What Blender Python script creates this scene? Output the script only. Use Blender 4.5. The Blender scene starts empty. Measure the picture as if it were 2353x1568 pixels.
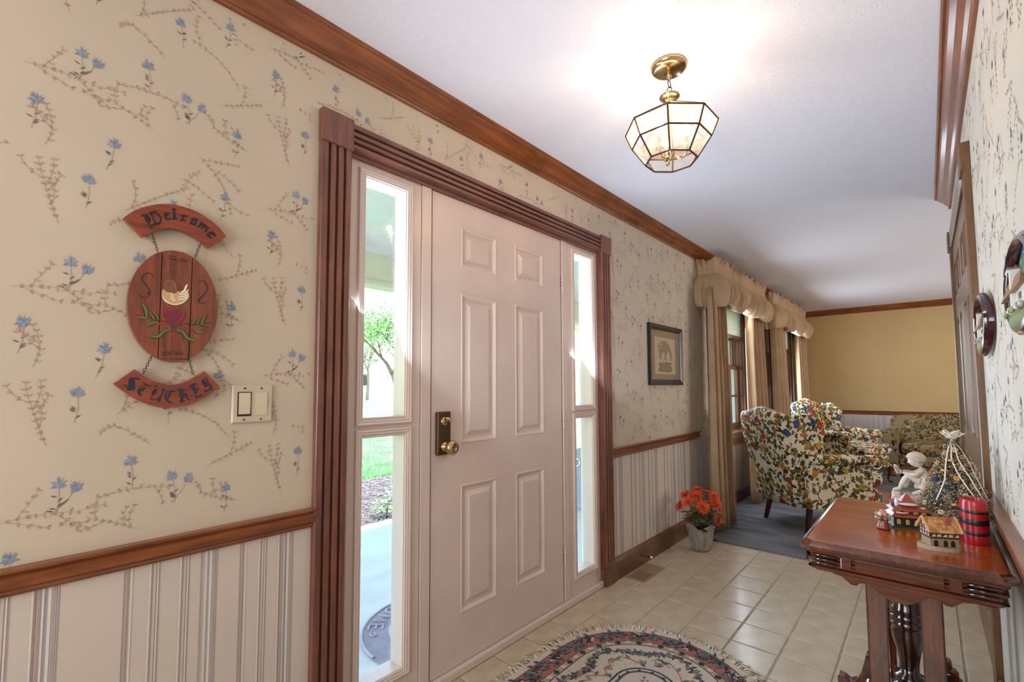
import bpy, bmesh, math, random
import numpy as np
from mathutils import Vector, Matrix
from mathutils.geometry import tessellate_polygon
PI = math.pi
rng = random.Random(7)
S = bpy.context.scene
COL = S.collection

# ------------------------------------------------------------------ camera
CX, CY, CZ = -1.2091, -1.52404, 1.2029
YAW, PITCH, ROLL, FPX, PPX, PPY = -0.8537, 0.0605, -0.0052, 1072.14, 1194.02, 824.725
_a = -YAW
FW = Vector((math.sin(_a)*math.cos(PITCH), math.cos(_a)*math.cos(PITCH), math.sin(PITCH)))
RT = Vector((math.cos(_a), -math.sin(_a), 0)); UP = RT.cross(FW)
R2 = RT*math.cos(ROLL)+UP*math.sin(ROLL); U2 = -RT*math.sin(ROLL)+UP*math.cos(ROLL)
cam_d = bpy.data.cameras.new('camera'); cam = bpy.data.objects.new('camera', cam_d); COL.objects.link(cam)
M = Matrix((R2, U2, -FW)).transposed().to_4x4(); M.translation = (CX, CY, CZ); cam.matrix_world = M
cam_d.sensor_width = 36; cam_d.lens = 36*FPX/2353
cam_d.shift_x = -(PPX-1176.5)/2353; cam_d.shift_y = (PPY-784)/2353
cam_d.clip_start = 0.01; cam_d.clip_end = 300
S.camera = cam
def at(px, py, ax, val):
    """point of the photograph's ray on the plane ax=val (used to measure where things stand)"""
    d = R2*((px-PPX)/FPX) - U2*((py-PPY)/FPX) + FW
    i = 'xyz'.index(ax); o = Vector((CX, CY, CZ)); t = (val-o[i])/d[i]
    return o + d*t

# ------------------------------------------------------------------ world, lights, exposure
S.view_settings.view_transform = 'Standard'; S.view_settings.look = 'None'
S.view_settings.exposure = 0.0; S.view_settings.gamma = 1.0; S.view_settings.use_curve_mapping = False
S.cycles.use_denoising = True
S.cycles.max_bounces = 8; S.cycles.diffuse_bounces = 4; S.cycles.glossy_bounces = 4; S.cycles.transparent_max_bounces = 12
S.cycles.sample_clamp_indirect = 6.0; S.cycles.caustics_reflective = False; S.cycles.caustics_refractive = False
w = bpy.data.worlds.new('sky'); S.world = w; w.use_nodes = True
nt = w.node_tree; nt.nodes.clear()
sk = nt.nodes.new('ShaderNodeTexSky'); sk.sky_type = 'NISHITA'; sk.sun_disc = False
sk.sun_elevation = math.radians(52); sk.sun_rotation = math.radians(200); sk.air_density = 1.2; sk.dust_density = 1.5
bg = nt.nodes.new('ShaderNodeBackground'); bg.inputs[1].default_value = 1.6
wo = nt.nodes.new('ShaderNodeOutputWorld')
nt.links.new(sk.outputs[0], bg.inputs[0]); nt.links.new(bg.outputs[0], wo.inputs[0])
def sun(name, energy, rot, col=(1, .96, .9), ang=1.0):
    l = bpy.data.lights.new(name, 'SUN'); l.energy = energy; l.color = col; l.angle = math.radians(ang)
    o = bpy.data.objects.new(name, l); COL.objects.link(o); o.rotation_euler = rot; return o
sun('sun', 11.0, Vector((-.30, -.20, -1)).to_track_quat('-Z', 'Y').to_euler())
def area(name, loc, target, sx, sy, power, col):
    l = bpy.data.lights.new(name, 'AREA'); l.shape = 'RECTANGLE'; l.size = sx; l.size_y = sy; l.energy = power; l.color = col
    o = bpy.data.objects.new(name, l); COL.objects.link(o); o.location = loc
    o.rotation_euler = (Vector(target)-Vector(loc)).to_track_quat('-Z', 'Y').to_euler(); return o
# daylight entering through the two living room windows and the front door sidelights, then added fill
area('window_daylight', (3.75, -0.06, 1.4), (3.8, -3, 0.9), 0.7, 1.1, 26, (.74, .86, 1))
area('window_daylight', (6.05, -0.05, 1.4), (6.05, -3, 0.9), 0.7, 1.1, 30, (.74, .86, 1))
area('sidelight_daylight', (-0.20, -0.13, 1.1), (0.5, -1.7, 1.9), 0.18, 1.7, 17, (.68, .82, 1))
area('sidelight_daylight', (1.14, -0.13, 1.1), (1.7, -1.6, 2.1), 0.18, 1.7, 21, (.64, .80, 1))
area('rear_fill', (-2.9, -0.9, 1.3), (1.5, -0.9, 2.3), 1.4, 1.4, 44, (.97, .97, 1))  # added fill behind the camera, no known lamp there
area('side_fill', (5.2, -4.3, 1.4), (4.8, 0, 2.3), 2.6, 1.4, 80, (1.0, .94, .88))  # added fill on the unseen living room side, no window built there
LAMP = 3.6     # watts of each of the lantern's three bulbs

# ------------------------------------------------------------------ materials
def lin(h):
    if isinstance(h, str):
        h = h.lstrip('#'); c = [int(h[i:i+2], 16)/255 for i in (0, 2, 4)]
        return tuple((x/12.92 if x <= .04045 else ((x+.055)/1.055)**2.4) for x in c)+(1,)
    return tuple(h)+(1,) if len(h) == 3 else tuple(h)
class NT:
    def __init__(s, name):
        s.m = bpy.data.materials.new(name); s.m.use_nodes = True; s.t = s.m.node_tree
        s.b = s.t.nodes['Principled BSDF']; s.out = s.t.nodes['Material Output']
        s._co = None
    def n(s, typ, **kw):
        x = s.t.nodes.new(typ)
        for k, v in kw.items():
            if k in x.inputs.keys() if hasattr(x.inputs, 'keys') else False: s.i(x, k, v)
            elif hasattr(x, k): setattr(x, k, v)
            else: s.i(x, k, v)
        return x
    def i(s, node, key, v):
        sock = node.inputs[key]
        if isinstance(v, bpy.types.NodeSocket): s.t.links.new(v, sock)
        else: sock.default_value = v
    def co(s, scale=(1, 1, 1), rot=(0, 0, 0), loc=(0, 0, 0)):
        tc = s.t.nodes.new('ShaderNodeTexCoord'); mp = s.t.nodes.new('ShaderNodeMapping')
        s.t.links.new(tc.outputs['Object'], mp.inputs[0])
        mp.inputs['Scale'].default_value = scale; mp.inputs['Rotation'].default_value = rot; mp.inputs['Location'].default_value = loc
        return mp.outputs[0]
    def noise(s, vec, scale, detail=3, rough=.5, dist=0):
        x = s.t.nodes.new('ShaderNodeTexNoise'); s.t.links.new(vec, x.inputs['Vector'])
        x.inputs['Scale'].default_value = scale; x.inputs['Detail'].default_value = detail
        x.inputs['Roughness'].default_value = rough; x.inputs['Distortion'].default_value = dist
        return x
    def ramp(s, fac, stops, interp='LINEAR'):
        x = s.t.nodes.new('ShaderNodeValToRGB'); s.t.links.new(fac, x.inputs[0]); cr = x.color_ramp; cr.interpolation = interp
        while len(cr.elements) > 1: cr.elements.remove(cr.elements[-1])
        cr.elements[0].position = stops[0][0]; cr.elements[0].color = lin(stops[0][1])
        for p, c in stops[1:]:
            e = cr.elements.new(p); e.color = lin(c)
        return x.outputs[0]
    def mix(s, f, a, b, blend='MIX'):
        x = s.t.nodes.new('ShaderNodeMixRGB'); x.blend_type = blend
        for k, v in ((0, f), (1, a), (2, b)):
            if isinstance(v, bpy.types.NodeSocket): s.t.links.new(v, x.inputs[k])
            else: x.inputs[k].default_value = v if k == 0 else lin(v)
        return x.outputs[0]
    def math(s, op, a, b=0.0):
        x = s.t.nodes.new('ShaderNodeMath'); x.operation = op
        for k, v in ((0, a), (1, b)):
            if isinstance(v, bpy.types.NodeSocket): s.t.links.new(v, x.inputs[k])
            else: x.inputs[k].default_value = v
        return x.outputs[0]
    def bump(s, h, strength=.2, dist=.002):
        x = s.t.nodes.new('ShaderNodeBump'); s.t.links.new(h, x.inputs['Height'])
        x.inputs['Strength'].default_value = strength; x.inputs['Distance'].default_value = dist
        s.t.links.new(x.outputs[0], s.b.inputs['Normal'])
    def fin(s, col=None, rough=.5, metal=0, coat=0, spec=.5, **kw):
        if col is not None:
            if isinstance(col, bpy.types.NodeSocket): s.t.links.new(col, s.b.inputs['Base Color'])
            else: s.b.inputs['Base Color'].default_value = lin(col)
        if isinstance(rough, bpy.types.NodeSocket): s.t.links.new(rough, s.b.inputs['Roughness'])
        else: s.b.inputs['Roughness'].default_value = rough
        s.b.inputs['Metallic'].default_value = metal
        s.b.inputs['Coat Weight'].default_value = coat; s.b.inputs['Coat Roughness'].default_value = .12
        s.b.inputs['Specular IOR Level'].default_value = spec
        for k, v in kw.items(): s.b.inputs[k].default_value = v
        return s.m
def mottle(name, c, amt=.06, scale=6, rough=.6, bump=0, bscale=60, **kw):
    n = NT(name); v = n.co(); f = n.noise(v, scale, 4).outputs['Fac']
    c = lin(c); d = tuple(max(0, x*(1-amt*2)) for x in c[:3]); u = tuple(min(1, x*(1+amt)) for x in c[:3])
    col = n.ramp(f, [(.3, d), (.7, u)])
    if bump:
        n.bump(n.noise(v, bscale, 4, .6).outputs['Fac'], bump)
    return n.fin(col, rough, **kw)
def wood(name, dark, mid, light, axis='x', rough=.3, coat=.4, scale=1.0, spec=.5):
    n = NT(name)
    sc = {'x': (1.2, 14, 14), 'y': (14, 1.2, 14), 'z': (14, 14, 1.2)}[axis]
    v = n.co(tuple(x*scale for x in sc))
    f1 = n.noise(v, 3, 6, .65, .6).outputs['Fac']
    f2 = n.noise(n.co((2, 2, 2)), 3, 3).outputs['Fac']
    f = n.math('ADD', n.math('MULTIPLY', f1, .7), n.math('MULTIPLY', f2, .3))
    col = n.ramp(f, [(.32, dark), (.5, mid), (.66, light)])
    v2 = n.co(tuple(x*scale*6 for x in sc)); n.bump(n.noise(v2, 3, 3).outputs['Fac'], .06, .001)
    return n.fin(col, rough, coat=coat, spec=spec)
MT = {}
for ax in 'xyz':
    MT['trim_'+ax] = wood('stained_trim_'+ax, '54290f', '7d431f', '99592e', ax, .32, .35)
    MT['case_'+ax] = wood('stained_casing_'+ax, '553026', '754838', '8c5a48', ax, .38, .25)
    MT['table_'+ax] = wood('varnished_walnut_'+ax, '2c1107', '522410', '703a1a', ax, .16, .7)
    MT['door_'+ax] = wood('oak_door_'+ax, '4c3018', '6c4827', '80582f', ax, .4, .2)
    MT['base_'+ax] = wood('baseboard_wood_'+ax, '4c2e1a', '65412a', '7a5135', ax, .4, .2)
MT['table_top'] = wood('table_top_veneer', '702c08', 'a04c12', 'b86820', 'y', .2, .4, .45)
MT['table_dark'] = wood('table_dark_varnish', '1a0805', '2e120a', '451e10', 'z', .14, .8)
MT['sign'] = wood('sign_board_wood', '5c2414', '8a3c20', '9c4a28', 'x', .35, .3, 2)
MT['signz'] = wood('sign_plank_wood', '4c2018', '7c3c24', '96502c', 'z', .35, .3, 2)
MT['wall'] = mottle('wallpaper_ground', 'c9baa4', .025, 3, .75, .05, 300)
MT['wall_cool_lit'] = mottle('wallpaper_ground_cool_lit', 'd2cbbc', .03, 3, .75, .05, 300)  # same paper as the entry wall, cool daylight mixed into its colour
MT['wains'] = mottle('striped_paper_ground', 'cfc3b6', .02, 3, .7, .05, 300)
MT['gold'] = mottle('ochre_wall_paint', 'bd9f6c', .03, 1.5, .7, .04, 200)
MT['white'] = mottle('door_paint', 'd9c6ba', .02, 5, .33, .02, 90)
MT['porchwhite'] = mottle('porch_white_paint', 'e8e8e6', .03, 5, .6)
MT['siding'] = mottle('cream_siding', 'e6dcc4', .03, 5, .7)
n = NT('stippled_ceiling'); v = n.co()
d0 = n.noise(v, 5, 2); vv = n.t.nodes.new('ShaderNodeVectorMath'); vv.operation = 'ADD'
n.t.links.new(v, vv.inputs[0]); n.t.links.new(d0.outputs['Color'], vv.inputs[1])
wv = n.t.nodes.new('ShaderNodeTexWave'); n.t.links.new(vv.outputs[0], wv.inputs[0]); wv.inputs['Scale'].default_value = 9
wv.inputs['Distortion'].default_value = 14; wv.inputs['Detail'].default_value = 3; wv.inputs['Detail Scale'].default_value = 2.5
h = n.math('ADD', n.math('POWER', wv.outputs['Fac'], 4.0), n.noise(v, 60, 3).outputs['Fac'])
n.bump(h, .28, .005); MT['ceil'] = n.fin('dfdade', .8)
n = NT('glazed_tile'); v = n.co(); oi = n.t.nodes.new('ShaderNodeObjectInfo')
f = n.noise(v, 9, 5, .6).outputs['Fac']; c1 = n.ramp(f, [(.3, 'b4a588'), (.55, 'c6b79b'), (.75, 'd0c3aa')])
n.bump(n.noise(v, 30, 3).outputs['Fac'], .08); MT['tile'] = n.fin(c1, .32, coat=.15)
MT['grout'] = mottle('tile_grout', 'b3a68f', .15, 14, .9)
n = NT('carpet_pile'); v = n.co()
f = n.noise(n.co((1.6, .5, 1), (0, 0, .6)), 2.2, 2, .5, 1.2).outputs['Fac']; g = n.noise(v, 260, 2).outputs['Fac']
c1 = n.ramp(f, [(.38, '57585a'), (.48, '6a6b6d'), (.56, '7a7b7c'), (.68, '5e5f61')]); c2 = n.mix(.25, c1, n.ramp(g, [(.3, '42454a'), (.7, '868a90')]))
n.bump(g, .5, .004); MT['carpet'] = n.fin(c2, .95, spec=.1)
MT['brass'] = mottle('polished_brass', 'cfb482', .1, 20, .18, metal=1)
MT['antique'] = mottle('antique_brass_plate', '6a5a48', .1, 20, .32, metal=.9)
MT['came'] = mottle('lead_came', '4a342e', .1, 20, .4, metal=.6)
MT['black'] = mottle('black_frame', '15151a', .1, 8, .3)
MT['iron'] = mottle('dark_chain_metal', '4a4038', .1, 20, .4, metal=.8)
MT['dark'] = mottle('dark_parts_gap_shade', '1c1614', .1, 8, .8)  # dark small parts; in the floor vent it is painted shade
MT['wax'] = mottle('red_wax', 'b00f20', .05, 12, .3, coat=.2, **{'Subsurface Weight': .15})
MT['waxblack'] = mottle('black_wax', '16121a', .05, 12, .35)
MT['plaster'] = mottle('ivory_resin', 'd3c6b6', .12, 14, .6, .1, 60)
MT['plate_frame'] = mottle('mahogany_lacquer', '38121a', .15, 8, .15, coat=.6)
MT['concrete'] = mottle('porch_concrete', 'c4c4c2', .06, 4, .8)
MT['mat'] = mottle('rubber_mat', '857a88', .1, 10, .7)
MT['matraise'] = mottle('rubber_mat_relief', 'aaa0ae', .1, 10, .7)
MT['grass'] = mottle('lawn', '5c9a50', .35, 3, .9)
MT['mulch'] = mottle('bark_mulch', '6b5b55', .4, 30, .9)
MT['leaf'] = mottle('tree_leaf', '6fa84a', .3, 8, .7)
MT['leafgreen'] = mottle('stem_green', '4c5424', .2, 10, .7)
MT['bark'] = mottle('bark', '6a5748', .3, 10, .9)
MT['plug'] = mottle('cream_plastic', 'ccbba4', .02, 5, .4)
MT['rocker'] = mottle('ivory_rocker', 'd4c9aa', .02, 5, .35)
MT['ventm'] = mottle('vent_tan_metal', '9c8568', .08, 8, .5)
MT['burlap'] = mottle('whitewashed_burlap', '9a9186', .15, 22, .9, .4, 120)
n = NT('pleated_shade'); tl = n.t.nodes.new('ShaderNodeBsdfTranslucent'); tl.inputs[0].default_value = (.95, .93, .95, 1)
mx = n.t.nodes.new('ShaderNodeMixShader'); mx.inputs[0].default_value = .5; n.fin('ecebe8', .7)
n.t.links.new(n.b.outputs[0], mx.inputs[1]); n.t.links.new(tl.outputs[0], mx.inputs[2]); n.t.links.new(mx.outputs[0], n.out.inputs[0]); MT['blind'] = n.m
MT['cord'] = mottle('cord', 'e8e4dc', .03, 6, .6)
MT['ribbon'] = mottle('cream_ribbon', 'e6dccb', .04, 6, .45)
MT['bluegrey'] = mottle('patio_fabric', '8a939c', .1, 12, .8)
n = NT('drape_fabric'); v = n.co(); n.bump(n.noise(n.co((1, 1, .2)), 160, 2).outputs['Fac'], .12)
MT['drape'] = n.fin(n.ramp(n.noise(v, 5, 3).outputs['Fac'], [(.3, 'a88c6c'), (.7, 'b89a7a')]), .8, spec=.2)
# glass: clear, faintly reflective
def glass_mat(name, tint=(1, 1, 1), refl=.06, haze=0.0, hazecol=(1, 1, 1)):
    n = NT(name); t = n.t; t.nodes.remove(n.b)
    tr = t.nodes.new('ShaderNodeBsdfTransparent'); tr.inputs[0].default_value = tint+(1,)
    gl = t.nodes.new('ShaderNodeBsdfGlossy'); gl.inputs['Roughness'].default_value = .03
    mx = t.nodes.new('ShaderNodeMixShader'); mx.inputs[0].default_value = refl
    t.links.new(tr.outputs[0], mx.inputs[1]); t.links.new(gl.outputs[0], mx.inputs[2]); last = mx
    if haze:
        tl = t.nodes.new('ShaderNodeBsdfTranslucent'); tl.inputs[0].default_value = hazecol+(1,)
        m2 = t.nodes.new('ShaderNodeMixShader'); m2.inputs[0].default_value = haze
        t.links.new(mx.outputs[0], m2.inputs[1]); t.links.new(tl.outputs[0], m2.inputs[2]); last = m2
    t.links.new(last.outputs[0], n.out.inputs[0]); return n.m
MT['glass'] = glass_mat('window_glass', (.98, 1, 1), .05)
MT['picglass'] = glass_mat('picture_glass', (1, 1, 1), .1)
MT['lantern_glass'] = glass_mat('lantern_glass', (1, .97, .93), .06, .045, (1, .93, .86))
MT['lantern_amber'] = glass_mat('lantern_amber_glass', (1, .86, .7), .06, .12, (1, .80, .62))
def emis(name, col, st):
    n = NT(name); n.b.inputs['Emission Color'].default_value = lin(col); n.b.inputs['Emission Strength'].default_value = st
    return n.fin(col, .4)
MT['bulb'] = emis('lit_bulb', 'ffe6c8', 6)
def vcol(name, rough=.7, coat=0, bump=0):
    n = NT(name); a = n.t.nodes.new('ShaderNodeVertexColor'); a.layer_name = 'Col'
    if bump: n.bump(n.noise(n.co(), 120, 3).outputs['Fac'], bump)
    return n.fin(a.outputs[0], rough, coat=coat)
MT['print'] = vcol('printed_ink', .7); MT['gloss_print'] = vcol('glazed_paint', .3, .3); MT['rugpile'] = vcol('rug_pile', .95, 0, .4)
MT['resin'] = vcol('painted_resin', .55, 0, .15); MT['ceramic'] = vcol('glazed_ceramic', .25, .4)
def floral(name, ground, cols, greens, dark, s=9, cover=.46, seed=0, centre=None, leafr=.5):
    n = NT(name); v0 = n.co(loc=(seed, seed*.7, seed*.3))
    nz = n.noise(v0, s*1.7, 2); sub = n.t.nodes.new('ShaderNodeVectorMath'); sub.operation = 'SUBTRACT'; sub.inputs[1].default_value = (.5, .5, .5)
    n.t.links.new(nz.outputs['Color'], sub.inputs[0]); sc = n.t.nodes.new('ShaderNodeVectorMath'); sc.operation = 'SCALE'; sc.inputs['Scale'].default_value = .9/s
    n.t.links.new(sub.outputs[0], sc.inputs[0]); ad = n.t.nodes.new('ShaderNodeVectorMath'); ad.operation = 'ADD'
    n.t.links.new(v0, ad.inputs[0]); n.t.links.new(sc.outputs[0], ad.inputs[1]); v = ad.outputs[0]
    def vor(scale, rnd=1.0, vec=None):
        x = n.t.nodes.new('ShaderNodeTexVoronoi'); n.t.links.new(vec or v, x.inputs['Vector']); x.inputs['Scale'].default_value = scale
        x.inputs['Randomness'].default_value = rnd; return x
    cl = n.noise(v0, s*.33, 1).outputs['Fac']
    if centre:
        tc = n.t.nodes.new('ShaderNodeTexCoord'); dd = n.t.nodes.new('ShaderNodeVectorMath'); dd.operation = 'DISTANCE'
        n.t.links.new(tc.outputs['Object'], dd.inputs[0]); dd.inputs[1].default_value = centre[:3]
        cl = n.math('MAXIMUM', cl, n.math('SUBTRACT', centre[4], n.math('MULTIPLY', dd.outputs['Value'], centre[3])))
    def sep(c):
        x = n.t.nodes.new('ShaderNodeSeparateColor'); n.t.links.new(c, x.inputs[0]); return x.outputs
    col = lin(ground)
    # leaves
    lv = vor(s*2.3); lm = n.math('MULTIPLY', n.math('LESS_THAN', lv.outputs['Distance'], leafr), n.math('GREATER_THAN', cl, cover))
    lr = sep(lv.outputs['Color'])[0]; lm = n.math('MULTIPLY', lm, n.math('GREATER_THAN', lr, .12))
    gcol = n.ramp(sep(lv.outputs['Color'])[1], [(0, greens[0]), (.3, greens[1]), (.6, greens[2]), (.82, dark)], 'CONSTANT')
    base = n.mix(lm, ground, gcol)
    # big blooms
    fv = vor(s); d = fv.outputs['Distance']; fr = sep(fv.outputs['Color'])
    fm = n.math('MULTIPLY', n.math('LESS_THAN', d, .40), n.math('GREATER_THAN', cl, cover+.03))
    fm = n.math('MULTIPLY', fm, n.math('GREATER_THAN', fr[2], .3))
    st = [(k/len(cols), c) for k, c in enumerate(cols)]
    fcol = n.ramp(fr[0], st, 'CONSTANT')
    pet = n.noise(v0, s*5, 2).outputs['Fac']
    shade = n.ramp(n.math('ADD', n.math('MULTIPLY', d, 1.8), n.math('MULTIPLY', pet, .5)), [(.28, (.22, .2, .2)), (.5, (.75, .72, .7)), (.72, (1, 1, 1)), (.92, (.55, .5, .5))])
    base = n.mix(fm, base, n.mix(1.0, fcol, shade, 'MULTIPLY'))
    # small berries
    bv = vor(s*3.6); bm_ = n.math('MULTIPLY', n.math('LESS_THAN', bv.outputs['Distance'], .24), n.math('GREATER_THAN', cl, cover-.03))
    bm_ = n.math('MULTIPLY', bm_, n.math('GREATER_THAN', sep(bv.outputs['Color'])[2], .6))
    base = n.mix(bm_, base, n.ramp(sep(bv.outputs['Color'])[0], st, 'CONSTANT'))
    n.bump(n.noise(v0, 220, 2).outputs['Fac'], .1)
    return n.fin(base, .75, spec=.25)
MT['chintz'] = floral('floral_chintz', 'd2c5a8', ['b0301a', 'b87a20', '34507c', 'b84a2c', 'a88a2c', '8c4424', '9c6a3c', 'c0943c'], ['40461c', '5c5426', '6e5622'], '302416', 13, .35, 3.1, leafr=.56)
MT['sofa'] = floral('sofa_floral', '847657', ['9c681c', '80521a', 'a89878', 'ac7c28', '64381a'], ['4c4222', '5c4e28', '3c3218'], '2e2414', 15, .44, 8.3, (7.2, -1.62, .60, 1.2, .80))

# ------------------------------------------------------------------ mesh helpers
class MB:
    def __init__(s): s.v = []; s.f = []; s.c = []
    def add(s, vs, fs, c=None):
        o = len(s.v); s.v.extend([tuple(p) for p in vs]); s.f.extend([tuple(i+o for i in f) for f in fs])
        s.c.extend([c]*len(fs)); return s
    def box(s, a, b, c=None):
        x0, y0, z0 = a; x1, y1, z1 = b
        x0, x1 = min(x0, x1), max(x0, x1); y0, y1 = min(y0, y1), max(y0, y1); z0, z1 = min(z0, z1), max(z0, z1)
        v = [(x0, y0, z0), (x1, y0, z0), (x1, y1, z0), (x0, y1, z0), (x0, y0, z1), (x1, y0, z1), (x1, y1, z1), (x0, y1, z1)]
        return s.add(v, [(0, 3, 2, 1), (4, 5, 6, 7), (0, 1, 5, 4), (1, 2, 6, 5), (2, 3, 7, 6), (3, 0, 4, 7)], c)
    def sweep(s, prof, p0, p1, ua, va, c=None, caps=True):
        """profile (u,v) carried from p0 to p1; ua, va the world axes of u and v"""
        ua, va = Vector(ua), Vector(va); n_ = len(prof)
        v = [Vector(p0)+ua*a+va*b for a, b in prof]+[Vector(p1)+ua*a+va*b for a, b in prof]
        f = [(i, (i+1) % n_, n_+(i+1) % n_, n_+i) for i in range(n_)]
        if caps: f += [tuple(range(n_))[::-1], tuple(range(n_, 2*n_))]
        return s.add(v, f, c)
    def lathe(s, prof, o=(0, 0, 0), ax='z', seg=24, sx=1, sy=1, c=None, ph=0):
        v = []; f = []; m = len(prof)
        for k in range(seg):
            a = 2*PI*k/seg+ph
            for r, h in prof:
                x, y, z = r*math.cos(a)*sx, r*math.sin(a)*sy, h
                p = (x, y, z) if ax == 'z' else (x, z, y) if ax == 'y' else (z, x, y)
                v.append((o[0]+p[0], o[1]+p[1], o[2]+p[2]))
        for k in range(seg):
            for j in range(m-1):
                a, b = k*m+j, ((k+1) % seg)*m+j; f.append((a, b, b+1, a+1))
        if prof[0][0] > 1e-6: f.append(tuple(k*m for k in range(seg))[::-1])
        if prof[-1][0] > 1e-6: f.append(tuple(k*m+m-1 for k in range(seg)))
        return s.add(v, f, c)
    def tube(s, pts, r, seg=8, c=None, closed=False, flat=1.0):
        pts = [Vector(p) for p in pts]; n_ = len(pts); rs = r if isinstance(r, (list, tuple)) else [r]*n_
        v = []; up = None
        for i, p in enumerate(pts):
            if closed: t = (pts[(i+1) % n_]-pts[i-1]).normalized()
            else: t = (pts[min(i+1, n_-1)]-pts[max(i-1, 0)]).normalized()
            if up is None:
                up = Vector((0, 0, 1)) if abs(t.z) < .9 else Vector((1, 0, 0))
            u = (up-t*up.dot(t)).normalized(); w_ = t.cross(u); up = u
            for k in range(seg):
                a = 2*PI*k/seg; v.append(p+(u*math.cos(a)*flat+w_*math.sin(a))*rs[i])
        f = []; rng_ = n_ if closed else n_-1
        for i in range(rng_):
            for k in range(seg):
                a, b = i*seg+k, i*seg+(k+1) % seg; c2, d = ((i+1) % n_)*seg+(k+1) % seg, ((i+1) % n_)*seg+k
                f.append((a, b, c2, d))
        if not closed: f += [tuple(range(seg))[::-1], tuple(range((n_-1)*seg, n_*seg))]
        return s.add(v, f, c)
    def grid(s, fn, nu, nv, c=None, wrapu=False):
        v = [fn(i/(nu if wrapu else nu-1), j/(nv-1)) for i in range(nu) for j in range(nv)]
        f = [(i*nv+j, ((i+1) % nu)*nv+j, ((i+1) % nu)*nv+j+1, i*nv+j+1) for i in range(nu if wrapu else nu-1) for j in range(nv-1)]
        return s.add(v, f, c)
    def ball(s, o, r, seg=10, rings=6, c=None):
        r = (r, r, r) if not isinstance(r, (tuple, list)) else r
        prof = [(math.sin(PI*j/rings), -math.cos(PI*j/rings)) for j in range(rings+1)]
        v = []; f = []; m = rings+1
        for k in range(seg):
            a = 2*PI*k/seg
            for rr, h in prof: v.append((o[0]+rr*math.cos(a)*r[0], o[1]+rr*math.sin(a)*r[1], o[2]+h*r[2]))
        for k in range(seg):
            for j in range(rings):
                a, b = k*m+j, ((k+1) % seg)*m+j; f.append((a, b, b+1, a+1))
        return s.add(v, f, c)
    def poly(s, pts, c=None):
        pts = [Vector(p) for p in pts]
        t = tessellate_polygon([pts]); return s.add(pts, [tuple(x) for x in t], c)
    def prism(s, pts2, fn, d0, d1, c=None):
        """2D outline extruded: fn(u,v,d) -> point"""
        n_ = len(pts2); a = [fn(u, v, d0) for u, v in pts2]; b = [fn(u, v, d1) for u, v in pts2]
        t = tessellate_polygon([[Vector((u, v, 0)) for u, v in pts2]])
        f = [(i, (i+1) % n_, n_+(i+1) % n_, n_+i) for i in range(n_)]
        f += [tuple(x) for x in t]+[tuple(i+n_ for i in x)[::-1] for x in t]
        return s.add(a+b, f, c)
def obj(name, mb, mat, parent=None, smooth=False, bevel=0, seg=2, kind=None, label=None, loc=None, rz=0, merge=False, subd=0):
    me = bpy.data.meshes.new(name); me.from_pydata([tuple(p) for p in mb.v], [], mb.f)
    bm = bmesh.new(); bm.from_mesh(me)
    if merge: bmesh.ops.remove_doubles(bm, verts=bm.verts, dist=1e-5)
    if not any(mb.c): bmesh.ops.recalc_face_normals(bm, faces=bm.faces)
    bm.to_mesh(me); bm.free()
    if any(mb.c) and len(me.polygons) == len(mb.c):
        ca = me.color_attributes.new('Col', 'FLOAT_COLOR', 'CORNER'); arr = np.ones((len(me.loops), 4), np.float32); k = 0
        for p, c in zip(me.polygons, mb.c):
            arr[k:k+p.loop_total] = lin(c) if c is not None else (1, 1, 1, 1); k += p.loop_total
        ca.data.foreach_set('color', arr.ravel())
    if mat is not None: me.materials.append(MT[mat] if isinstance(mat, str) else mat)
    if smooth: me.polygons.foreach_set('use_smooth', [True]*len(me.polygons))
    if smooth == 'auto': me.set_sharp_from_angle(angle=.75)
    o = bpy.data.objects.new(name, me); COL.objects.link(o)
    if bevel:
        b = o.modifiers.new('bevel', 'BEVEL'); b.width = bevel; b.segments = seg; b.limit_method = 'ANGLE'; b.angle_limit = .7
        b.harden_normals = False
    if subd:
        b = o.modifiers.new('subd', 'SUBSURF'); b.levels = subd; b.render_levels = subd
    if parent: o.parent = parent
    if kind: o['kind'] = kind
    if label: o['label'] = label
    if loc is not None: o.location = loc
    if rz: o.rotation_euler = (0, 0, rz)
    return o
def thing(name, label, cat, loc=(0, 0, 0), rz=0, group=None):
    o = bpy.data.objects.new(name, None); COL.objects.link(o); o.location = loc; o.rotation_euler = (0, 0, rz)
    o.empty_display_size = .05
    o['label'] = label; o['category'] = cat
    if group: o['group'] = group
    return o
def tag(o, label, cat, group=None, kind=None):
    o['label'] = label; o['category'] = cat
    if group: o['group'] = group
    if kind: o['kind'] = kind
    return o
def structure(name, label, cat):
    o = bpy.data.objects.new(name, None); COL.objects.link(o); o['kind'] = 'structure'; o['label'] = label; o['category'] = cat; return o
def st(o, label, cat='room'):
    o['kind'] = 'structure'; o['label'] = label; o['category'] = cat; return o

# ------------------------------------------------------------------ dimensions
H, W, LX, XR = 2.42, -1.689, 7.77, 2.85        # ceiling, right wall, back wall, end of the right wall
X0 = -3.2                                       # wall behind the camera
DU0, DU1, DZ = -.383, 1.297, 2.05               # entry door unit
WINS = [(3.30, 4.26), (5.60, 6.56)]             # window openings
WZ0, WZ1 = .73, 2.05

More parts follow.
